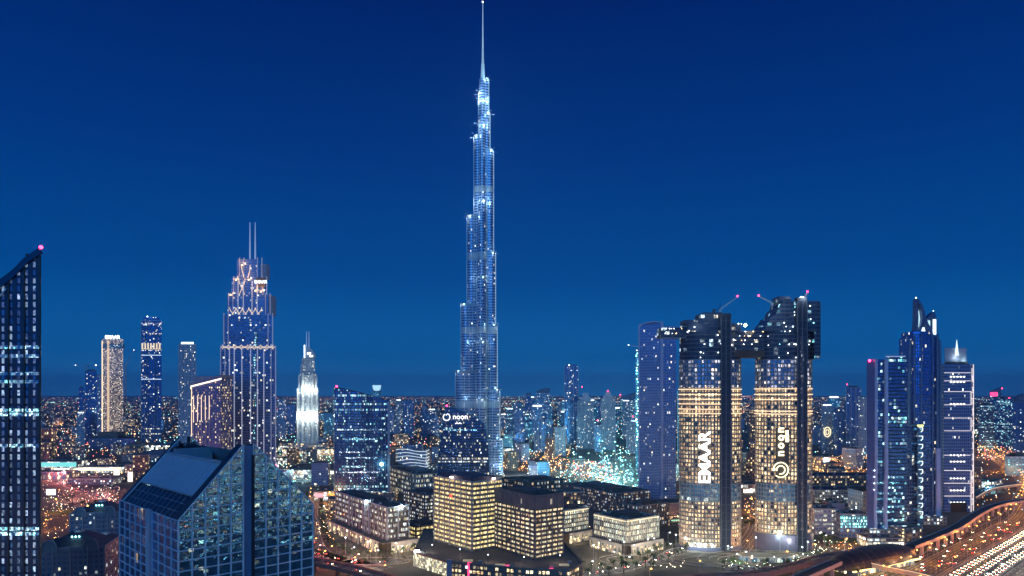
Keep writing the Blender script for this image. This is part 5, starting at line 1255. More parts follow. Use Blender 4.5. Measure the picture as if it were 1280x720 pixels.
def outlined():
    Y = 870; s = Y / FOC; cx = 1200; X = lambda px: (px - cx) * s; zt = lambda py: Z(py, Y); kx = .65
    root = thing('outlined_tower', 'grey blue tower outlined in lines of light with a screen crown and pointed lamp', 'skyscraper', (XY(cx, Y), Y, 0))
    fm = facade('outlined_facade', 2.5, 4.0, .05, WARM2, COOL2, 1.5, (.17, .27, .52), (.02, .04, .09), .26, .16, metal=.4)
    m = MB(); m.prism(rect(X(1180), X(1213.5), 0, 26), 0, zt(455), 0, 1); m.build('body', [fm, M['roof']], root)
    m = MB(); m.prism([(X(1213.6), 0), (X(1222.5), 9), (X(1222.5), 30), (X(1213.6), 30)], 0, zt(455), 0, 1); m.build('side_bay', [fm, M['roof']], root)
    m = MB(); m.box(X(1185), X(1212), 6, 7, zt(455), zt(434.5)); m.build('crown_screen', plain('screen_blue', (.3, .33, .45), .5), root)
    m = MB(); m.prism(rect(X(1185), X(1212), 3, 6), zt(455), 0, zf=lambda x, y: zt(452)); m.box(X(1188), X(1208), 1, 3, zt(455), zt(453)); m.build('crown_base', M['darkconc'], root)
    m = MB(); m.cone(X(1198.5), 4, zt(444), zt(424), 2.2, .15, 8); m.build('spire', emit('spire_white', (.8, 1, .95), 1.4), root); point((X(1198.5), 2, zt(447)), (.85, 1, .95), 9000, root, .5); point((X(1209), 2, zt(450)), (.7, 1, .9), 6000, root, .5)
    lm = emit('outline_glow', (1, .86, .82), 1.1)
    for py in (466, 476, 489.5, 506, 522.5, 538.5, 569, 588, 604, 620):
        m = MB(); m.box(X(1180), X(1213), -.55, -.03, zt(py) - .28, zt(py) + .28); m.build('light_line', lm, root)
    for (px, a, b) in ((1213.3, 506, 489), (1213.3, 538, 522), (1213.3, 640, 588), (1214.5, 476, 460), (1222, 640, 455)):
        m = MB(); yy = 8 if px > 1220 else -.6; m.box(X(px) - .3, X(px) + .3, yy - .5, yy, zt(a), zt(b)); m.build('light_line', lm, root)
    for i in range(12):
        z = zt(470 + i * 14); m = MB(); x0, x1 = X(1216), X(1220.5); m.tube([(x0, 1.4, z), (x1, 6.5, z), (x1, 6.5, z - 7), (x0, 1.6, z - 7)], .5); m.build('light_line', lm, root)
    for py in (471, 477.5, 505, 569, 577, 598, 613, 628):
        m = MB()
        for k in range(5): m.box(X(1187.5 + k * 4.2), X(1189.3 + k * 4.2), -.4, -.02, zt(py) - .9, zt(py) + .9)
        m.box(X(1187.5), X(1206), -.03, -.01, zt(py) - .2, zt(py) + .2); m.build('lamp_row', emit('lamp_row', (1, .93, .8), 2.2), root)
    m = MB(); m.box(X(1188), X(1208), -.5, -.02, zt(640), zt(628)); m.build('entrance', M['black'], root)
outlined()
# ================================================================ THE LIT OFFICE BLOCKS AND ARCADED QUARTER
stone = plain('office_stone', (.24, .185, .155), .75); pale_stone = plain('pale_stone', (.46, .42, .40), .7); dstone = plain('dark_stone', (.13, .10, .10), .75)
def ribbon_glass(name, c1, c2, S, lit, cell=1.7, clump=.5): return facade(name, cell, 1.0, lit, c1, c2, S, (.12, .1, .09), (.10, .10, .10), .07, .04, metal=.2, clump=clump, pane=.4, cluster=.12, rough=.15, even=.3)
gold1 = ribbon_glass('gold_office_ribbon', (1, .68, .22), (1, .88, .45), 1.3, 1.35, cell=1.3); gold2 = ribbon_glass('gold_office_ribbon_b', (1, .68, .30), (1, .92, .62), 1.0, 1.0, clump=.5)
coolr = ribbon_glass('cool_office_ribbon', COOL2, WARM2, .9, .55, clump=.8); warmr = ribbon_glass('warm_office_ribbon', (1, .74, .4), (.85, 1, .85), 1.1, .9); purr = ribbon_glass('dim_ribbon', WARM1, COOL1, .8, .3, clump=.8)
def arches(root, a, z0, z1, n, mat, ax=0, y=-.6, lit=None):
    """a wall of round arches along local x (ax 0) or y (ax 1)"""
    m = MB(); w_ = a / n; h = z1 - z0
    for i in range(n):
        x0 = i * w_; r = w_ * .34; cx_ = x0 + w_ / 2; zs = z0 + h * .55; seg = 8
        pts = [(x0, z1), (x0, z0), (cx_ - r, z0)] + [(cx_ - r * math.cos(PI * k / seg), zs + r * math.sin(PI * k / seg)) for k in range(seg // 2 + 1)] + [(cx_, z1)]
        pt2 = [(cx_, z1)] + [(cx_ - r * math.cos(PI * k / seg), zs + r * math.sin(PI * k / seg)) for k in range(seg // 2, seg + 1)] + [(cx_ + r, z0), (x0 + w_, z0), (x0 + w_, z1)]
        for q in (pts, pt2):
            P = [((x, y, z) if ax == 0 else (y, x, z)) for x, z in q]; m.face(P if ax == 1 else P[::-1])
            P2 = [((x, y + .5, z) if ax == 0 else (y + .5, x, z)) for x, z in q]; m.face(P2)
    m.build('arcade_wall', mat, root)
    m = MB()
    if ax == 0: m.face([(a, y + .55, z0), (0, y + .55, z0), (0, y + .55, z1), (a, y + .55, z1)][::-1], [(a, 0), (0, 0), (0, h), (a, h)][::-1])
    else: m.face([(y + .55, 0, z0), (y + .55, a, z0), (y + .55, a, z1), (y + .55, 0, z1)][::-1], [(0, 0), (a, 0), (a, h), (0, h)][::-1])
    m.build('arcade_glow', lit or facade('arcade_glow', 2.0, 2.4, .75, WARM1, WARM2, 1.5, (.2, .16, .13), (.1, .09, .08), .05, .05, clump=.5), root)
def corner_block(name, label, cpx, Yc, lpx, rpx, th, pyt, z0, nf, glass, slabm, pierm, bay, pier, cat='building', sl=.42, cornice=None, out=.5, extra=True, group=None):
    C_, a, b = cbox(cpx, Yc, lpx, rpx, th); root = thing(name, label, cat, C_, th, group); z1 = Z(pyt, Yc)
    banded(root, a, b, z0, z1, nf, glass, slabm, pierm, bay, pier, sl, out)
    if z0 > .5: m = MB(); m.prism(rect(.1, a - .1, .1, b - .1), 0, z0, 0, 0); m.build('base', slabm, root)
    if cornice:
        m = MB(); m.beam((0, -.9, z1 + .2), (a, -.9, z1 + .2), .3, .5); m.beam((-.9, 0, z1 + .2), (-.9, b, z1 + .2), .3, .5); m.build('cornice_light', cornice, root)
    if extra:
        plant_room(root, a * .55, b * .55, z1, a * .45, b * .4, 3.4, slabm)
        hvac(root, [(a * .2, b * .2), (a * .2, b * .35), (a * .85, b * .25), (a * .3, b * .85)], z1 + .3)
    return root, a, b, z1
T1 = R(40)
r1, a1, b1, z1 = corner_block('office_block', 'tallest gold lit office block with two roof lamps, left of the pair', 590.5, 600, 543, 627, T1, 604, 12, 15, gold1, stone, pale_stone, 8.0, .7, sl=.5)
for (x, y) in ((1, b1 * .56), (a1 * .75, 1)):
    m = MB(); m.box(x - 1.1, x + 1.1, y - 1.1, y + 1.1, z1 + .5, z1 + 2.6); m.build('roof_lamp', emit('peach_lamp', (1, .75, .6), 9), r1); point((x - 2, y - 3, z1 + 2), (1, .75, .6), 4000, r1)
m = MB(); m.box(-.75, -.3, b1 * .5, b1 * .58, z1 - 16, z1 - 13.6); m.build('red_window', emit('red_window', (1, .1, .05), 1.4), r1)
m = MB(); m.box(a1 * .1, a1 * .9, b1 * .1, b1 * .9, z1 + .3, z1 + 4); m.build('plant_room', plain('roof_blue', (.06, .07, .12), .7), r1)
r2, a2, b2, z2 = corner_block('office_block', 'dark stone office block with dim lit rows, right of the pair', 669, 570, 617, 703.5, R(37), 622, 12, 14, gold2, dstone, plain('dim_stone_pier', (.20, .16, .16), .7), 6.5, .8, sl=.5, extra=False)
m = MB(); m.prism(rect(-.55, a2 + .2, -.55, b2 + .2), z2 - 9.6, z2 + .2, 0, 1); m.build('blank_top_floors', [plain('grey_stone_top', (.16, .135, .15), .75), M['roof']], r2)
plant_room(r2, a2 * .5, b2 * .5, z2 + .3, a2 * .6, b2 * .5, 2.5, dstone)
for k in range(2): m = MB(); m.box(-.9, -.58, b2 * .3 - .5, b2 * .3 + .5, z2 - 7, z2 - 3) if k == 0 else m.box(a2 * .52, a2 * .58, -.9, -.58, z2 - 7, z2 - 2.5); m.build('stair_window', emit('dim_window', (1, .8, .6), .35), r2)
# podium under the pair
def podium():
    C_, a, b = cbox(640, 512, 517, 860, R(8)); root = thing('office_podium', 'low shopping podium under the two office blocks with lit glass wall and red panels', 'building', (XY(500, 545), 0, 0), R(0))
    x0 = XY(500, 545); X = lambda px, Y: XY(px, Y) - x0
    m = MB(); P = [(X(517, 599), 599), (X(561, 563), 563), (X(657, 541), 541), (X(711, 536), 536), (X(729, 557), 557), (X(704, 640), 640), (X(530, 700), 700)]
    m.prism(P, 0, 11.9, 0, 1); m.build('body', [facade('podium_facade', 3.2, 3.9, .55, WARM1, WARM2, 1.1, (.20, .11, .09), (.1, .08, .07), .16, .2, clump=.4), plain('podium_roof', (.15, .125, .11), .9, var=.4, scale=.08)], root)
    parapet(root, P, 11.9, 1.1, .6, plain('podium_parapet', (.24, .19, .17), .7))
    hvac(root, [(X(640, 549), 549), (X(690, 546), 546), (X(600, 560), 562), (X(712, 560), 560)], 12)
    for (px, Y_) in ((585, 566), (625, 552), (705, 552)): m = MB(); m.box(X(px, Y_) - 4, X(px, Y_) + 4, Y_ - 1.5, Y_ + 1.5, 12, 13.2); m.build('roof_skylight', emit('skylight_dim', (1, .8, .5), .25), root)
    m = MB(); (ax, ay), (bx, by) = P[0], P[1]; L = math.hypot(bx - ax, by - ay)
    n_ = Vector((by - ay, -(bx - ax))).normalized() * .35
    m.face([(ax + n_.x, ay + n_.y, 0), (bx + n_.x, by + n_.y, 0), (bx + n_.x, by + n_.y, 11.2), (ax + n_.x, ay + n_.y, 11.2)], [(0, 0), (L, 0), (L, 11.2), (0, 11.2)]); m.build('lit_glass_wall', facade('lit_podium_glass', 1.6, 2.2, 1.3, (1, .82, .42), (.95, 1, .7), 1.0, (.3, .25, .2), (.2, .2, .15), .04, .05, clump=.4), root)
    m = MB(); m.box(bx - 1.5, bx + 2.8, by - 3.0, by + .5, 0, 14.5); m.build('grey_pylon', plain('grey_pylon', (.30, .32, .42), .6), root)
    for t in (.18, .5, .86):
        x, y = P[1][0] + (P[3][0] - P[1][0]) * t, P[1][1] + (P[3][1] - P[1][1]) * t; m = MB(); m.box(x - 1.5, x + 1.5, y - 1.2, y + .6, 0, 13); m.build('red_panel', plain('red_panel', (.42, .13, .10), .6), root)
    m = MB(); x, y = P[1][0] + 14, P[1][1] - 4.5; m.box(x, x + 9, y - 1.1, y - .4, 8.4, 10.2); m.build('lit_sign', M['e_signc'], root)
    x, y = P[3]; m = MB(); m.face([(x + .4, y, 7.2), (x + 1.2, y + 11, 7.2), (x + 1.2, y + 11, 9.8), (x + .4, y, 9.8)]); m.build('lit_sign', M['e_signc'], root)
    m = MB(); m.box(ax + 1, ax + 5, ay - 2.5, ay + 1, 11.9, 13.4); m.build('floodlight', M['e_flood'], root); point((ax + 3, ay - 4, 14), (.8, 1, .8), 9000, root)
    for (px, py) in ((575, 696), (610, 703), (655, 706), (700, 704), (540, 690)): q = G(px, py, 12); point((q.x - x0, q.y, 19), (1, .8, .6), 9000, root, 1.0); m = MB(); m.cone(q.x - x0, q.y, 12, 18, .12, .08, 6); m.ball((q.x - x0, q.y, 18.3), .4, 1, 6); m.build('roof_lamp', [M['dark'], M['e_white']], root)
podium()

# the quarter right of the pair
ca_ = corner_block('arcade_block', 'pale pillared office block with a warm lit roof edge, right of the dark office block', 783, 640, 743, 823, R(36), 652, 11, 4, warmr, dstone, plain('lit_pier_stone', (.58, .55, .46), .7), 2.7, .7, cornice=emit('cornice_warm', (1, .8, .5), 1.8), sl=.25)
cb2 = corner_block('arcade_block', 'pillared office block half hidden behind the dark office block', 706, 690, 690, 735, R(38), 640, 10, 5, warmr, dstone, plain('lit_pier_stone', (.58, .55, .46), .7), 2.9, .7, cornice=emit('cornice_warm', (1, .8, .5), 1.8), sl=.25)
for (rt, a, b, z) in (ca_, cb2):
    arches(rt, a, .2, 10.5, max(4, int(a / 5)), pale_stone, 0, -6.5); arches(rt, b, .2, 10.5, max(4, int(b / 5)), pale_stone, 1, -6.5)
    m = MB(); m.prism([(-6.0, -6.0), (a, -6.0), (a, -.2), (-.2, -.2), (-.2, b), (-6.0, b)], 9.6, 10.6, bottom=True); m.build('arcade_roof', plain('podium_roof', (.15, .125, .11), .9, var=.4, scale=.08), rt)
    for t in (.15, .5, .85): point((a * t, -11, 6), (1, .8, .5), 5000, rt, .6); point((-11, b * t, 6), (1, .8, .5), 5000, rt, .6)
corner_block('office_block', 'brown stepped office block behind the pillared ones, near the teal work site', 770, 850, 704, 812, R(33), 618, 0, 7, purr, plain('brown_slab', (.2, .15, .15), .7), plain('brown_pier', (.28, .22, .23), .7), 4.0, .6, cornice=None)
corner_block('office_block', 'low brown office block in front of the curved top tower', 798, 760, 775, 836, R(33), 634, 0, 5, purr, dstone, plain('brown_pier', (.28, .22, .23), .7), 4.0, .6)
def purple_annex():
    root = thing('blank_annex', 'windowless purple block between curved top tower and lettered oval tower', 'building', (XY(846, 800), 800, 0), R(20))
    m = MB(); m.prism(rect(-14, 24, 0, 30), 0, 22, 0, 1); m.build('body', [plain('purple_wall_plain', (.2, .15, .22), .7), M['roof']], root); parapet(root, rect(-14, 24, 0, 30), 22, 1)
    m = MB(); m.box(-20, 18, -16, -4, 0, 9); m.build('annex', F['low'], root)
    m = MB(); m.box(-18, 16, -16.5, -16.05, 5.5, 6.6); m.build('green_light', emit('green_strip', (.4, 1, .7), .8), root)
    for x, z in ((-12, 12), (-4, 9)): point((x, -8, z), (1, .55, .2), 9000, root)
purple_annex()

# pale pier block, lower left of centre
cc = corner_block('corner_office', 'office block with pale stone piers and roof lamps beside the curved glass tower', 484, 650, 420, 511, R(35), 636, 11, 6, coolr, dstone, plain('pink_pier', (.36, .38, .42), .7), 9.5, 1.3, sl=.4)
rt, a, b, z = cc
for t in (.3, .38, .62, .68): m = MB(); m.box(-2.0, -.7, b * t - .9, b * t + .9, 8, z + 1); m.build('stair_pier', plain('pink_pier', (.36, .38, .42), .7), rt)
m = MB(); m.cone(a * .6, b * .45, z, z + 2.2, 13, 11.5, 24); m.build('round_roof', plain('blue_roof', (.07, .09, .13), .6), rt)
for (x, y) in ((-1.0, b * .35), (a * .62, -1.0)):
    m = MB(); m.box(x - 1.3, x + 1.3, y - 1.3, y + 1.3, z + .2, z + 1.9); m.build('roof_lamp', M['e_flood'], rt); point((x - 3, y - 3, z), (.75, 1, .95), 9000, rt)
arches(rt, a + 8, .2, 11, 7, pale_stone, 0, -9); arches(rt, b, .2, 11, 11, pale_stone, 1, -9)
m = MB(); m.prism([(-8.5, -8.5), (a + 8, -8.5), (a + 8, -.2), (-.2, -.2), (-.2, b), (-8.5, b)], 10.2, 11.2, bottom=True); m.build('arcade_roof', plain('podium_roof', (.15, .125, .11), .9, var=.4, scale=.08), rt)
for t in (.1, .4, .7, 1.0): point((a * t, -14, 6), (1, .85, .6), 5000, rt); point((-14, b * t, 6), (1, .85, .6), 5000, rt)
corner_block('office_block', 'office block with yellow lit base between pale pier block and gold block', 531, 780, 505, 560, R(38), 620, 0, 8, coolr, dstone, plain('brown_pier', (.28, .22, .23), .7), 5.0, .6)
q_ = corner_block('office_block', 'low block with a glowing yellow ground floor behind the pale pier block', 520, 700, 500, 552, R(38), 660, 0, 3, gold1, dstone, dstone, 5.0, .6)
corner_block('office_block', 'flat long block with pale roof behind the curved glass tower', 520, 980, 488, 556, R(30), 594, 0, 5, coolr, plain('pale_slab', (.35, .33, .33), .7), pale_stone, 6.0, .5)
corner_block('office_block', 'low block beside the foot of the supertall with dim windows', 655, 960, 628, 706, R(30), 604, 0, 4, purr, dstone, dstone, 6.0, .5)

# domed villas, lower left
def villa(label, px, Y, w_, d, zt_, th, lampm='e_teal', stage=None):
    root = thing('domed_villa', label, 'villa', (XY(px, Y), Y, 0), th); wm = facade('villa_wall', 3.2, 3.6, .22, WARM2, COOL1, 1.0, (.25, .22, .27), (.05, .06, .09), .26, .22, clump=.4)
    P = rect(-w_ / 2, w_ / 2, 0, d); m = MB(); m.prism(P, 0, zt_, 0, 1); m.build('body', [wm, M['roof']], root); parapet(root, P, zt_, 1.2, .5, plain('villa_trim', (.42, .38, .42), .7))
    for k in range(5): x = -w_ / 2 + w_ * k / 4; m = MB(); m.box(x - .4, x + .4, -.6, -.02, 0, zt_ + 1.5); m.build('pilaster', plain('villa_trim', (.42, .38, .42), .7), root)
    z = 4
    while z < zt_: ring(P, z, z + .35, .3, plain('villa_trim', (.42, .38, .42), .7), 'floor_edge', root); z += 3.6
    m = MB(); q = 1.1 * w_ / 2; m.prism(rect(-q * .82, q * .82, d * .06, d * .94), zt_ + .1, zt_ + w_ * .2, top=rect(-q * .22, q * .22, d * .4, d * .6)); m.build('hipped_roof', plain('slate_roof', (.045, .05, .075), .5, var=.3), root)
    m = MB(); m.cone(0, d / 2, zt_ + w_ * .2, zt_ + w_ * .2 + 1.6, q * .16, q * .12, 12); m.build('lantern', plain('villa_trim', (.42, .38, .42), .7), root)
    for k in range(3): x = (k - 1) * 2.2; m = MB(); m.ball((x, d * .28, zt_ + w_ * .15), .6, 0, 6); m.build('roof_lamp', M[lampm], root)
    point((0, d * .1, zt_ + w_ * .2 + 2), (.5, .9, 1), 4000, root)
    for x in (-w_ * .3, w_ * .3):
        m = MB(); r = w_ * .11; pts = [(x - r * math.cos(PI * k / 10), -.9, zt_ + 1.2 + r * 1.15 * math.sin(PI * k / 10)) for k in range(11)]
        m.tube([(x - r, -.9, zt_ - 2)] + pts + [(x + r, -.9, zt_ - 2)], .7); m.build('arch_gable', plain('villa_trim', (.42, .38, .42), .7), root)
        m = MB(); m.face([(p[0], -.5, p[2]) for p in pts] + [(x + r, -.5, zt_ - 2), (x - r, -.5, zt_ - 2)]); m.face([(p[0], -.45, p[2]) for p in pts][::-1] + [(x - r, -.45, zt_ - 2), (x + r, -.45, zt_ - 2)]); m.build('gable_window', F['lowc'], root)
    return root
villa('large villa block with dark hipped roof and arched gables, nearest at the lower left', 88, 470, 42, 34, 44, R(14))
villa('villa block with hipped roof behind the nearest one, lower left', 119, 560, 36, 34, 52, R(14))
villa('low round fronted villa block with a blue lit roof strip', 124, 520, 40, 28, 33, R(14))
villa('villa block tucked behind the gabled glass building, far lower left', 146, 640, 26, 30, 34, R(10))

# malls, signs and boxes on the left
def hall(name, label, px0, px1, Y, h, d, mat, roofm=None, sign=None, sc=None, cat='building', rz=0.0, z0=0):
    cx = (px0 + px1) / 2; W = (px1 - px0) * Y / FOC; root = thing(name, label, cat, (XY(cx, Y), Y, 0), rz)
    m = MB(); m.prism(rect(-W / 2, W / 2, 0, d), 0, h, 0, 1); m.build('body', [mat, roofm or M['roof']], root); parapet(root, rect(-W / 2, W / 2, 0, d), h, 1.0)
    hvac(root, [(-W * .3, d * .4), (0, d * .6), (W * .3, d * .4)], h)
    if sign: m = MB(); m.box(-W * sign, W * sign, -.9, -.1, h * .45, h * .95); m.build('lit_sign', sc, root)
    return root
hall('shop_hall', 'long low shop with a teal glowing roof panel, left', 40, 96, 1330, 17, 40, F['shop'], sign=.49, sc=emit('teal_panel', (.2, .8, .75), 1.0))
hall('shop_hall', 'long yellowish lit shop hall behind the pink road', 97, 152, 1290, 11, 40, F['shop'], sign=.49, sc=emit('shop_strip', (1, .88, .62), 1.5))
hall('shop_hall', 'low hall with orange glowing doors at the far left', 30, 84, 1190, 13, 30, facade('orange_doors', 8, 9, .6, (1, .5, .2), (1, .7, .4), 1.5, (.2, .18, .2), a=.2, b=.15))
hall('parking_hall', 'wide dark flat roofed hall behind the pink road', 84, 142, 1130, 9, 46, F['lowc'])
hall('shop_hall', 'blue mall roof field beyond the gabled glass building at the left', 152, 236, 1500, 14, 160, F['lowc'], roofm=plain('mall_roof', (.10, .14, .2), .6, var=.4, scale=.03))
hall('shop_hall', 'mall wing with greenish lights beyond the gabled glass building', 180, 270, 1750, 16, 90, F['shop'], roofm=plain('mall_roof', (.10, .14, .2), .6, var=.4, scale=.03))
hall('shop_hall', 'mall wing with grid of roof lamps between floodlit tower and curved glass tower', 350, 418, 1220, 13, 110, F['shop'])
hall('shop_hall', 'wide low hall with lit front right of the gabled glass building', 392, 440, 960, 12, 60, F['shop'])
for (px, py, Y, w_, h, lb, c) in ((146, 594, 1180, 11, 22, 'tall white glowing billboard, left of two by the lit hall', 'e_sign'), (163, 596, 1160, 9, 17, 'smaller white glowing billboard by the gabled glass building', 'e_sign'), (64, 615, 980, 14, 9, 'white glowing billboard on a post above the pink road', 'e_signc'), (399, 619, 900, 12, 6, 'pink glowing billboard beside the loop road', None)):
    root = thing('billboard', lb, 'billboard', (XY(px, Y), Y, 0)); z = Z(py, Y)
    m = MB(); m.box(-.5, .5, -.3, .3, 0, z - h / 2); m.build('post', M['steel'], root); m = MB(); m.box(-w_ / 2, w_ / 2, -.5, .5, z - h / 2, z + h / 2); m.build('frame', M['dark'], root)
    m = MB(); m.box(-w_ / 2 + .4, w_ / 2 - .4, -.7, -.51, z - h / 2 + .4, z + h / 2 - .4); m.build('lit_face', emit('billboard_warm', (1, .9, .75), 1.6) if c == 'e_sign' else (emit('billboard_cool', (.8, .92, 1), 2.2) if c else emit('billboard_pink', (1, .35, .4), 1.6)), root)
# right-hand halls
hall('mall_hall', 'long dark mall roof behind the oval towers at the right', 1012, 1095, 1060, 22, 46, F['low'], roofm=plain('dark_mall', (.08, .07, .09), .8))
hall('mall_hall', 'second long dark roof in front of the mall at the right', 1018, 1090, 940, 17, 40, F['lowc'], roofm=plain('dark_mall', (.08, .07, .09), .8))
hall('lit_depot', 'orange glowing building with a white sign right of the oval towers', 1020, 1046, 1330, 26, 30, facade('depot_glow', 5, 5, .9, (1, .45, .12), (1, .7, .3), 1.5, (.3, .2, .12), a=.15, b=.15, clump=.2), sign=.14, sc=M['e_signc'])
hall('white_block', 'white block with five rows of lit windows beside the oval tower foot', 1018, 1047, 730, 27, 26, facade('white_block', 4.5, 4.5, .5, WARM2, (.9, 1, .8), 1.1, (.42, .4, .45), (.1, .1, .12), .12, .28, clump=.9))
hall('plain_block', 'plain lilac block between white block and sign building', 1040, 1056, 745, 30, 22, plain('lilac_wall', (.28, .25, .33), .7))
hall('sign_building', 'grey building with a wide teal glowing sign band', 1050, 1084, 715, 24, 24, facade('sign_building', 4, 5, .12, WARM2, COOL2, .8, (.27, .25, .31), (.06, .07, .1), .15, .25), sign=.48, sc=facade('teal_sign_dots', 1.1, 3.2, .8, (.25, .95, .9), (.6, 1, 1), 2.2, (.05, .2, .22), a=.1, b=.12, clump=.1, pane=0))
hall('low_annex', 'low annex with a pale lit rim in front of the purple slab tower', 1084, 1130, 668, 9, 20, F['shop'])
hall('low_annex', 'sloping pale walled annex behind the shell station', 1124, 1160, 700, 13, 34, F['low'], rz=R(30))
# round garden wall below the lettered oval tower
def plaza():
    c = g3(960, 700, 0); root = thing('plaza_pavilion', 'low curved garden pavilion below the ring emblem oval tower', 'pavilion', (c.x, c.y, 0))
    m = MB(); m.prism(ellipse(26, 11, 30), 0, 4.2, 0, 1); m.build('body', [facade('plaza_glow', 2.5, 4.2, .6, WARM2, (.8, 1, .8), 1.2, (.3, .27, .22), a=.1, b=.12), plain('plaza_roof', (.2, .17, .15), .8)], root)
    ring(ellipse(26, 11, 30), 4.2, 4.9, .6, pale_stone, 'roof_rim', root)
    for k in range(5): a_ = PI + PI * (k + .5) / 5; x, y = 31 * math.cos(a_), 15 * math.sin(a_); point((x, y, 7), (.85, 1, .75), 7000, root); m = MB(); m.ball((x, y, 6.4), .45, 0, 6); m.cone(x, y, 0, 6, .1, .1, 5, 1); m.build('garden_lamp', [M['e_white'], M['dark']], root)
plaza()

# ================================================================ LOW CITY FILL
rb = random.Random(77)
roads_all = [HWA, HWB, SRV, BLV, LOOP, LFT1, LFT2, MID1, MID2, ORG, FAR1, FAR2, METRO, METRO2, RAMP, RAMP2, ARC, FB]
RP = [(p.x, p.y) for r_ in roads_all for p, h in walk(r_, 12)]
taken = []
for o in list(scene.objects):
    if o.parent is None and o.type in ('EMPTY',) and o.get('category') and o.location.z > -100 and o['category'] not in ('car', 'street lamp', 'crane', 'floodlight'):
        rr = 10
        for c in o.children:
            if c.type == 'MESH' and c.data.vertices and o['category'] not in ('viaduct', 'footbridge'):
                rr = max(rr, max(math.hypot(v.co.x, v.co.y) for v in c.data.vertices))
        taken.append((o.location.x, o.location.y, min(rr, 75)))
grid = {}
for x, y in RP: grid.setdefault((int(x // 40), int(y // 40)), []).append((x, y))
def free(x, y, r):
    gx, gy = int(x // 40), int(y // 40)
    for i in (-1, 0, 1):
        for j in (-1, 0, 1):
            for (a, b) in grid.get((gx + i, gy + j), ()):
                if (a - x) ** 2 + (b - y) ** 2 < (r + 12) ** 2: return False
    for (a, b, c) in taken:
        if (a - x) ** 2 + (b - y) ** 2 < (r + c) ** 2: return False
    return True
TEM = []
for i, (w_, d, h, f) in enumerate(((26, 20, 16, 'low'), (34, 18, 12, 'low'), (20, 20, 27, 'lowc'), (44, 26, 11, 'lowc'), (22, 18, 38, 'brown'), (30, 22, 21, 'warm'), (24, 24, 33, 'grey'), (52, 30, 10, 'shop'))):
    t = thing('low_rise_block', 'low flat roofed block in the dense lit streets', 'building', (0, 0, 0), 0, 'low blocks in the dense streets')
    P = rect(-w_ / 2, w_ / 2, -d / 2, d / 2); m = MB(); m.prism(P, 0, h, 0, 1); m.build('body', [F[f], M['roof']], t); parapet(t, P, h, 1.0, .5, M['concrete']); plant_room(t, 0, 0, h, w_ * .35, d * .35, 2.5)
    TEM.append([t, max(w_, d) / 2, False])
cnt = 0; tries = 0
while cnt < 265 and tries < 30000:
    tries += 1
    Y = 620 * (3200 / 620) ** rb.random() ** 1.15; px = rb.uniform(-30, 1310); x = XY(px, Y)
    if 150 < px < 392 and Y < 1100: continue
    if px < 156 and Y < 1380: continue
    if 350 < px < 425 and Y < 1000: continue
    if 690 < px < 810 and 1000 < Y < 1650: continue
    t = rb.choice(TEM)
    if px > 1090 and Y < 900: continue
    if not free(x, Y, t[1] + 3): continue
    taken.append((x, Y, t[1])); cnt += 1
    o = t[0] if not t[2] else copy_tree(t[0]); t[2] = True
    o.location = (x, Y, 0); o.rotation_euler = (0, 0, rb.choice((.6, .63, .1, -.2, .4, 1.2))); s_ = rb.uniform(.8, 1.25); o.scale = (s_, s_, s_ * (1 if Y < 1500 else rb.uniform(.8, 1.6)))
for t in TEM:
    if not t[2]: t[0].location = (0, -3000, 0)

# ---------------------------------------------------------------- far city: nobody could count it
m = MB(); rf = random.Random(9)
for k in range(5200):
    Y = 2600 * (22000 / 2600) ** rf.random(); x = rf.uniform(-1, 1) * Y * .86; w_ = rf.uniform(12, 40) * (1 + Y / 9000); h = rf.uniform(6, 22) * (3.2 if rf.random() < .05 else 1)
    if not free(x, Y, w_ * .5): continue
    m.prism(rect(x - w_ / 2, x + w_ / 2, Y, Y + w_), 0, h, 0, 1, u0=rf.uniform(0, 900))
tag(m.build('distant_city', [facade('distant_facade', 5, 4.5, .12, WARM1, COOL2, 1.6, (.16, .16, .2), (.05, .07, .1), .15, .2, metal=.3, pane=0), M['roof']]), 'carpet of low buildings reaching to the horizon', 'distant city', kind='stuff')
pal = [emit('far_lamp_sodium', (1, .45, .13), 4.5), emit('far_lamp_white', (1, .80, .55), 4.5), emit('far_lamp_cool', (.4, .85, 1), 5), emit('far_lamp_red', (1, .12, .12), 8), emit('far_lamp_green', (.3, 1, .75), 7)]
m = MB()
def blob(x, y, z, r, mi):
    P = [(x + r, y, z), (x, y + r, z), (x - r, y, z), (x, y - r, z)]
    for i in range(4): m.face([P[i], P[(i + 1) % 4], (x, y, z + r)], None, mi); m.face([P[(i + 1) % 4], P[i], (x, y, z - r)], None, mi)
# lamps along straight far streets
for k in range(260):
    Y = 1500 * (24000 / 1500) ** rf.random(); x = rf.uniform(-.85, .85) * Y; an = rf.choice((.02, .05, -.04, 1.0, 1.2, -.9)) + rf.uniform(-.03, .03); L = rf.uniform(.1, .4) * Y; st = 26 + Y * .007; c = rf.choices((0, 1, 2, 4), (6, 3, 2, .6))[0]
    for q in range(int(L / st)):
        xx, yy = x + math.cos(an) * q * st, Y + math.sin(an) * q * st
        if yy > 900 and free(xx, yy, 2): blob(xx, yy, 9, .4 + yy * .00034 * rf.uniform(.7, 1.2), c)
for k in range(2600):
    Y = 900 * (23000 / 900) ** rf.random() ** .9; x = rf.uniform(-.85, .85) * Y; px = 640 + x / Y * FOC
    c = rf.choices((0, 1, 2, 3, 4), (4, 4, 3, .7, .6))[0]
    if px > 620 and px < 820 and Y < 2500: c = rf.choice((2, 2, 1, 4, 0))
    if free(x, Y, 1): blob(x, Y, rf.uniform(4, 14), (.35 + Y * .00038) * rf.uniform(.5, 1.35), c)
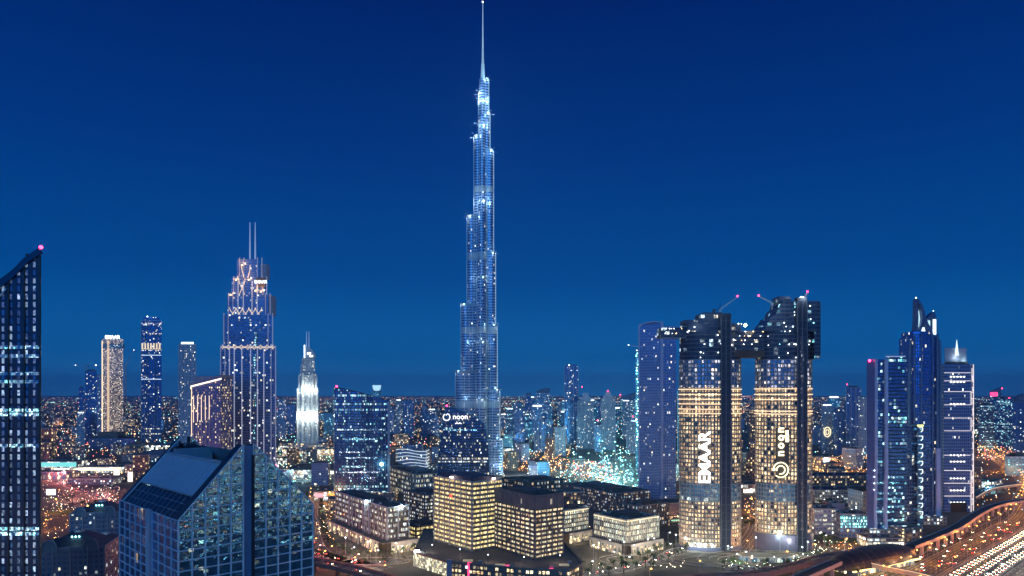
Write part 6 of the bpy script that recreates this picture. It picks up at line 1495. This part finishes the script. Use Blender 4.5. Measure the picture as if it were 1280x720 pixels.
# city behind and beside the viewer, mirrored in the glass
cl_ = [(rf.uniform(-1800, 2200), rf.uniform(-1800, 380)) for _ in range(110)]
for k in range(9000):
    c_ = rf.choice(cl_); sd_ = 40 + .05 * math.hypot(*c_); x, y = c_[0] + rf.gauss(0, sd_), c_[1] + rf.gauss(0, sd_)
    if y > 470 or y > abs(x) * .9 or math.hypot(x, y) < 140: continue
    blob(x, y, rf.uniform(5, 70), rf.uniform(.8, 2.8), rf.choices((0, 1, 2, 3), (3, 3, 4, .5))[0])
for (x0, y0, x1, y1, n_, cs, hz) in ((622, 566, 712, 590, 260, (0, 0, 0, 1), 8), (715, 578, 765, 602, 150, (0, 0, 3, 1), 5), (640, 588, 780, 612, 200, (1, 0, 1, 2), 4), (700, 560, 798, 618, 130, (2, 2, 4, 1), 10),
     (52, 497, 130, 560, 420, (0, 1, 2, 3, 0), 8), (156, 500, 225, 556, 260, (2, 1, 4, 0), 8), (60, 560, 150, 600, 160, (1, 3, 0, 1), 4), (345, 540, 415, 604, 300, (4, 1, 1, 2, 1), 5), (1022, 572, 1086, 596, 240, (0, 0, 0, 1), 7), (1222, 556, 1280, 576, 160, (1, 0, 3, 1), 6),
     (488, 512, 548, 560, 160, (2, 1, 0, 3), 8), (930, 625, 958, 655, 60, (0, 0, 1), 5), (1222, 590, 1280, 640, 60, (0, 0, 2), 4), (630, 500, 800, 560, 520, (2, 2, 1, 4, 0), 60), (395, 505, 420, 545, 60, (4, 2, 1), 10)):
    for k in range(n_):
        p = g3(rf.uniform(x0, x1), rf.uniform(y0, y1)); blob(p.x, p.y, rf.uniform(1.5, hz), (.3 + p.y * .00036) * rf.uniform(.5, 1.4), rf.choice(cs))
tag(m.build('distant_street_lights', pal), 'thousands of tiny street and window lights out to the horizon', 'distant lights', kind='stuff')
# ---------------------------------------------------------------- teal floodlit building site
rs_ = random.Random(31); nn_ = 0
for k in range(70):
    t = rs_.random(); px = rs_.uniform(708, 796); py = rs_.uniform(572, 618)
    if py > 596 and px < 735: px += 40
    p = g3(px, py); q = lamp('t', p, rs_.uniform(0, 6), 70000 if k % 5 == 0 else 0); s_ = rs_.uniform(1.0, 1.8); q.scale = (s_, s_, s_)
for (x0, y0, x1, y1) in ((748, 555, 760, 612), (757, 548, 772, 580)):
    for k in range(6):
        t = k / 5; p = g3(x0 + (x1 - x0) * t, y0 + (y1 - y0) * t); q = lamp('t', p, 0, 60000 if k % 3 == 0 else 0); q.scale = (2.6, 2.6, 2.6)
for k in range(14):
    px = rs_.uniform(712, 794); py = rs_.uniform(576, 612); p = g3(px, py); root = thing('concrete_skeleton', 'bare concrete frame on the teal lit building site', 'unfinished building', p, rs_.uniform(0, 1), 'concrete frames on the building site'); w_ = rs_.uniform(12, 22); h = rs_.choice((4, 8, 12))
    for z in range(0, h + 1, 4): m = MB(); m.box(-w_ / 2, w_ / 2, -w_ / 2, w_ / 2, z + (.02 if z == 0 else 0), z + .4); m.build('floor_slab', M['concrete'], root)
    for x in (-w_ * .45, 0, w_ * .45):
        for y in (-w_ * .45, w_ * .45): m = MB(); m.box(x - .4, x + .4, y - .4, y + .4, .4, h); m.build('column', M['concrete'], root)

# ================================================================ TREES
leafm = plain('leaf_green', (.045, .085, .03), .7, var=.5, scale=.8); leafd = plain('palm_green', (.05, .08, .035), .7, var=.4, scale=.8); bark = plain('bark', (.14, .10, .07), .9)
def tree_proto(palm, seed):
    rt_ = random.Random(seed); t = thing('palm_tree' if palm else 'street_tree', 'palm tree with spreading fronds on the lit plazas' if palm else 'round leafy tree on the streets and plazas', 'tree', (0, -3000, 0), 0, 'palm trees on the plazas' if palm else 'trees along the streets')
    if palm:
        m = MB(); m.cone(0, 0, 0, 7, .28, .18, 7); m.build('trunk', bark, t); m = MB()
        for k in range(16):
            a = 2 * PI * k / 16 + rt_.uniform(-.2, .2); up = rt_.uniform(-.1, 1.1); pp = []
            for q in range(6): s = q / 5 * 3.0; pp.append(Vector((math.cos(a) * s, math.sin(a) * s, 7 + up * s - .33 * s * s)))
            n_ = Vector((-math.sin(a), math.cos(a), 0))
            for q in range(5):
                w0, w1 = .5 * math.sin(PI * (q + .4) / 6), .5 * math.sin(PI * (q + 1.4) / 6) if q < 4 else .03
                for sg in (-1, 1): m.face([pp[q], pp[q + 1], pp[q + 1] + n_ * sg * w1 - Vector((0, 0, .2)), pp[q] + n_ * sg * w0 - Vector((0, 0, .2))])
        m.build('crown', leafd, t)
    else:
        m = MB(); m.cone(0, 0, 0, 2.6, .3, .18, 7)
        for k in range(4): a = k * 1.6; m.beam((0, 0, 2.2), (1.3 * math.cos(a), 1.3 * math.sin(a), 4.2), .16)
        m.build('trunk', bark, t); m = MB()
        cl = [Vector((rt_.gauss(0, 1.2), rt_.gauss(0, 1.2), 4.6 + rt_.gauss(0, .8))) for _ in range(9)]
        for k in range(240):
            c = rt_.choice(cl) + Vector((rt_.gauss(0, .55), rt_.gauss(0, .55), rt_.gauss(0, .45))); d1 = Vector((rt_.gauss(0, 1), rt_.gauss(0, 1), rt_.gauss(0, 1))).normalized() * .3; d2 = d1.orthogonal().normalized() * .22
            m.face([c - d1, c + d2, c + d1, c - d2])
        m.build('crown', leafm, t)
    return t
TP = [[tree_proto(True, 1), 0], [tree_proto(False, 2), 0], [tree_proto(False, 5), 0]]
rtz = random.Random(8); nt_ = 0
def plant(p, kind):
    global nt_
    T = TP[kind]; o = T[0] if T[1] == 0 else copy_tree(T[0]); T[1] += 1; nt_ += 1
    o.location = p; o.rotation_euler = (0, 0, rtz.uniform(0, 6)); s = rtz.uniform(.8, 1.5); o.scale = (s, s, s)
for (rd, off, step, kk) in ((BLV, 10, 13, 0), (BLV, -10, 14, 1), (LOOP, 10, 15, 1), (LOOP, -10, 14, 0), (MID1, 14, 34, 1), (SRV, -13, 26, 0), (LFT1, 15, 40, 0), (LFT1, -15, 36, 1)):
    for p, h in walk(rd, step, off):
        if 540 < p.y < 1300 and -20 < 640 + p.x / p.y * FOC < 1300 and nt_ < 230: plant(Vector((p.x, p.y, 0)), kk if rtz.random() < .7 else 2)
for p_ in ((745, 700), (765, 706), (790, 697), (815, 688), (835, 680), (760, 690), (440, 700), (470, 704), (500, 698), (912, 700), (930, 706), (985, 690), (1000, 700), (1030, 684)): lamp('w', g3(*p_), 0, 14000)
for (x0, y0, x1, y1, n_) in ((740, 690, 850, 712, 34), (905, 684, 1000, 712, 30), (425, 690, 520, 705, 22), (1020, 676, 1045, 690, 8), (60, 625, 130, 650, 14)):
    for k in range(n_):
        p = g3(rtz.uniform(x0, x1), rtz.uniform(y0, y1)); 
        if free(p.x, p.y, -8) and nt_ < 290: plant(p, rtz.choice((0, 1, 2)))
# ---------------------------------------------------------------- parked cars and lawns
m = MB(); rp = random.Random(55); npk = 0
def pk(x, y, a):
    c, s = math.cos(a), math.sin(a)
    def b(x0, x1, y0, y1, z0, z1, mi, tp=1.0):
        P = [(x + c * u - s * v, y + s * u + c * v) for u, v in ((x0, y0), (x1, y0), (x1, y1), (x0, y1))]; T = [(x + c * u * tp - s * v * tp, y + s * u * tp + c * v * tp) for u, v in ((x0, y0), (x1, y0), (x1, y1), (x0, y1))]
        m.prism(P, z0, z1, mi, mi, top=T)
    k = rp.randrange(4); b(-2.2, 2.2, -.9, .9, .35, .95, k); b(-1.3, 1.1, -.82, .82, .95, 1.5, 4, .85); b(-2.0, 2.0, -.88, .88, .08, .35, 4)
for (x0, y0, x1, y1, an, rows_, cols) in ((392, 640, 414, 690, .6, 14, 7), (345, 582, 412, 604, .3, 16, 26), (97, 596, 150, 610, .2, 9, 26), (735, 690, 830, 702, .7, 5, 26), (540, 628, 620, 640, .5, 6, 26), (905, 700, 960, 712, .6, 4, 14), (1022, 606, 1088, 622, .2, 8, 22), (640, 604, 760, 622, .4, 8, 40), (1150, 690, 1090, 655, .7, 5, 8)):
    a0, a1, a2 = g3(x0, y1), g3(x1, y1), g3(x0, y0)
    for i in range(rows_):
        for j in range(cols):
            if rp.random() < .3: continue
            p = a0 + (a1 - a0) * (j / cols) + (a2 - a0) * (i / rows_)
            if free(p.x, p.y, -2): pk(p.x, p.y, an + (0 if rp.random() < .5 else PI)); npk += 1
tag(m.build('parked_cars', [plain('car_white', (.7, .7, .7), .3, var=.05), plain('car_silver', (.4, .4, .42), .3, .3, var=.05), plain('car_black', (.04, .04, .045), .25, var=.05), plain('car_sand', (.35, .28, .2), .3, var=.05), M['black']]), 'rows of parked cars filling the lots between the blocks', 'parked cars', kind='stuff')
pv = plain('plaza_paving', (.16, .14, .12), .8, var=.5, scale=.4); pvd = plain('dark_paving', (.06, .055, .05), .85, var=.5, scale=.3)
for (px, py, rx, ry, wd_, mt_) in ((960, 701, 44, 24, 3, pv), (960, 701, 52, 31, 2, pvd), (960, 701, 62, 40, 4, pv), (795, 700, 26, 16, 3, pv), (795, 700, 33, 22, 2, pvd), (895, 700, 40, 26, 4, pv), (895, 702, 30, 18, 3, pvd), (900, 694, 52, 36, 3, pvd), (470, 702, 30, 14, 3, pv), (1010, 690, 34, 20, 3, pv)):
    c = g3(px, py); c.z = 0; P = [Vector((c.x + rx * math.cos(2 * PI * k / 48), c.y + ry * math.sin(2 * PI * k / 48), .045)) for k in range(49)]
    m = MB(); ribbon(m, P, wd_ / 2, wd_ / 2, 0); tag(m.build('path', mt_), kind='structure')
    m = MB(); m.tube([p + Vector((0, 0, .35)) for p in P], .5); w__ = tag(m.build('garden_wall', plain('garden_wall', (.4, .35, .3), .7)), 'low curved garden wall ringing a plaza between the towers', 'garden wall', 'curved garden walls')
for (px, py, rx, ry) in ((795, 704, 14, 9), (935, 702, 20, 10), (1005, 692, 16, 8), (470, 702, 18, 8), (1062, 676, 16, 10), (100, 640, 40, 20), (640, 612, 60, 22)):
    c = g3(px, py, .03); m = MB(); m.face([(c.x + rx * math.cos(2 * PI * k / 24) * (1 + .12 * math.sin(k * 1.7)), c.y + ry * math.sin(2 * PI * k / 24) * (1 + .1 * math.cos(k * 2.3)), .035) for k in range(24)])
    tag(m.build('lawn', plain('lawn_green', (.06, .10, .035), .9, var=.5, scale=.2)), kind='structure')
m = MB()
for (x0, y0, x1, y1, n_, c_) in ((735, 684, 856, 712, 330, 0), (902, 676, 1040, 712, 300, 0), (418, 684, 522, 704, 200, 0), (395, 640, 420, 690, 60, 1), (1040, 678, 1090, 694, 50, 1), (1090, 660, 1150, 680, 60, 1), (700, 620, 860, 650, 60, 0), (56, 640, 130, 690, 60, 1), (54, 592, 150, 640, 220, 0), (54, 600, 150, 660, 120, 1), (395, 600, 420, 640, 60, 0), (640, 606, 860, 660, 120, 0), (640, 596, 700, 606, 40, 0)):
    for k in range(n_):
        p = g3(rp.uniform(x0, x1), rp.uniform(y0, y1))
        if not free(p.x, p.y, -9): continue
        z = rp.choice((.8, 1.0, 3.2)); r = rp.uniform(.12, .34); P = [(p.x + r, p.y, z), (p.x, p.y + r, z), (p.x - r, p.y, z), (p.x, p.y - r, z)]; mi = rp.choice((0, 0, 1, 2)) if c_ == 0 else rp.choice((3, 3, 0))
        for i in range(4): m.face([P[i], P[(i + 1) % 4], (p.x, p.y, z + r)], None, mi); m.face([P[(i + 1) % 4], P[i], (p.x, p.y, z - r)], None, mi)
        m.box(p.x - .05, p.x + .05, p.y - .05, p.y + .05, 0, z - r, 4)
tag(m.build('garden_lights', [emit('garden_warm', (1, .8, .5), 14), emit('garden_white', (1, .95, .8), 16), emit('garden_green', (.6, 1, .75), 9), emit('garden_orange', (1, .45, .12), 14), M['dark']]), 'small path and garden lights scattered over the plazas', 'garden lights', kind='stuff')
for (px, py, c) in ((742, 705, 0), (780, 700, 0), (810, 696, 0), (845, 690, 0), (910, 706, 1), (945, 694, 1), (975, 690, 1), (1010, 700, 1), (432, 694, 0), (460, 700, 0), (495, 702, 0), (660, 604, 0), (730, 628, 0), (1060, 684, 2), (1110, 668, 2), (940, 640, 2), (950, 652, 2), (80, 600, 3), (120, 600, 3), (60, 580, 3), (90, 625, 3), (130, 615, 3), (70, 640, 2), (110, 650, 2), (405, 650, 0), (412, 630, 2), (350, 590, 0), (380, 600, 4), (100, 548, 4), (70, 535, 2), (130, 560, 0), (200, 556, 4), (250, 545, 4), (440, 560, 4), (500, 560, 0), (530, 575, 3), (560, 585, 0), (640, 585, 2), (680, 582, 2), (700, 590, 0), (740, 590, 2), (650, 570, 4), (690, 560, 4), (740, 548, 4), (780, 545, 4), (1035, 585, 2), (1060, 590, 2), (1040, 625, 4), (1065, 640, 0), (1240, 570, 3), (1260, 590, 2), (1235, 615, 4), (1065, 560, 4)):
    p = g3(px, py); root = thing('added_fill_mast', 'added tall mast with a fill light over the plazas and streets', 'added fill light mast', p, 0, 'added fill light masts over plazas'); m = MB(); m.cone(0, 0, 0, 16, .25, .15, 6); m.build('pole', M['steel'], root)  # masts added as fill to brighten dark streets and low facades
    m = MB(); m.ball((0, 0, 16.4), .7, 0, 8, .6); m.build('lamp_head', [(M['e_white'], M['e_white'], M['e_orange'], emit('pink_lamp', (1, .5, .4), 14), M['e_teal'])[c]], root); point((0, 0, 15.4), ((1, .85, .6), (.85, 1, .75), (1, .35, .06), (1, .4, .35), (.3, .75, 1))[c], (60000 if c < 2 else 160000) * (1 if p.y < 900 else 2.2), root, .6)
print('blocks', cnt, 'trees', nt_)
# ================================================================ AIR
hz = MB(); hz.box(-30100, 30100, -12100, 32100, -1.0, 862.0)
hm = bpy.data.materials.new('haze'); hm.use_nodes = True; ht = hm.node_tree; ht.nodes.clear()
ho = ht.nodes.new('ShaderNodeOutputMaterial'); hv = ht.nodes.new('ShaderNodeVolumePrincipled')
hv.inputs['Color'].default_value = (.35, .7, 1, 1); hv.inputs['Density'].default_value = 5.0e-5; hv.inputs['Anisotropy'].default_value = .6
ht.links.new(hv.outputs[0], ho.inputs['Volume'])
tag(hz.build('haze', hm), kind='stuff')
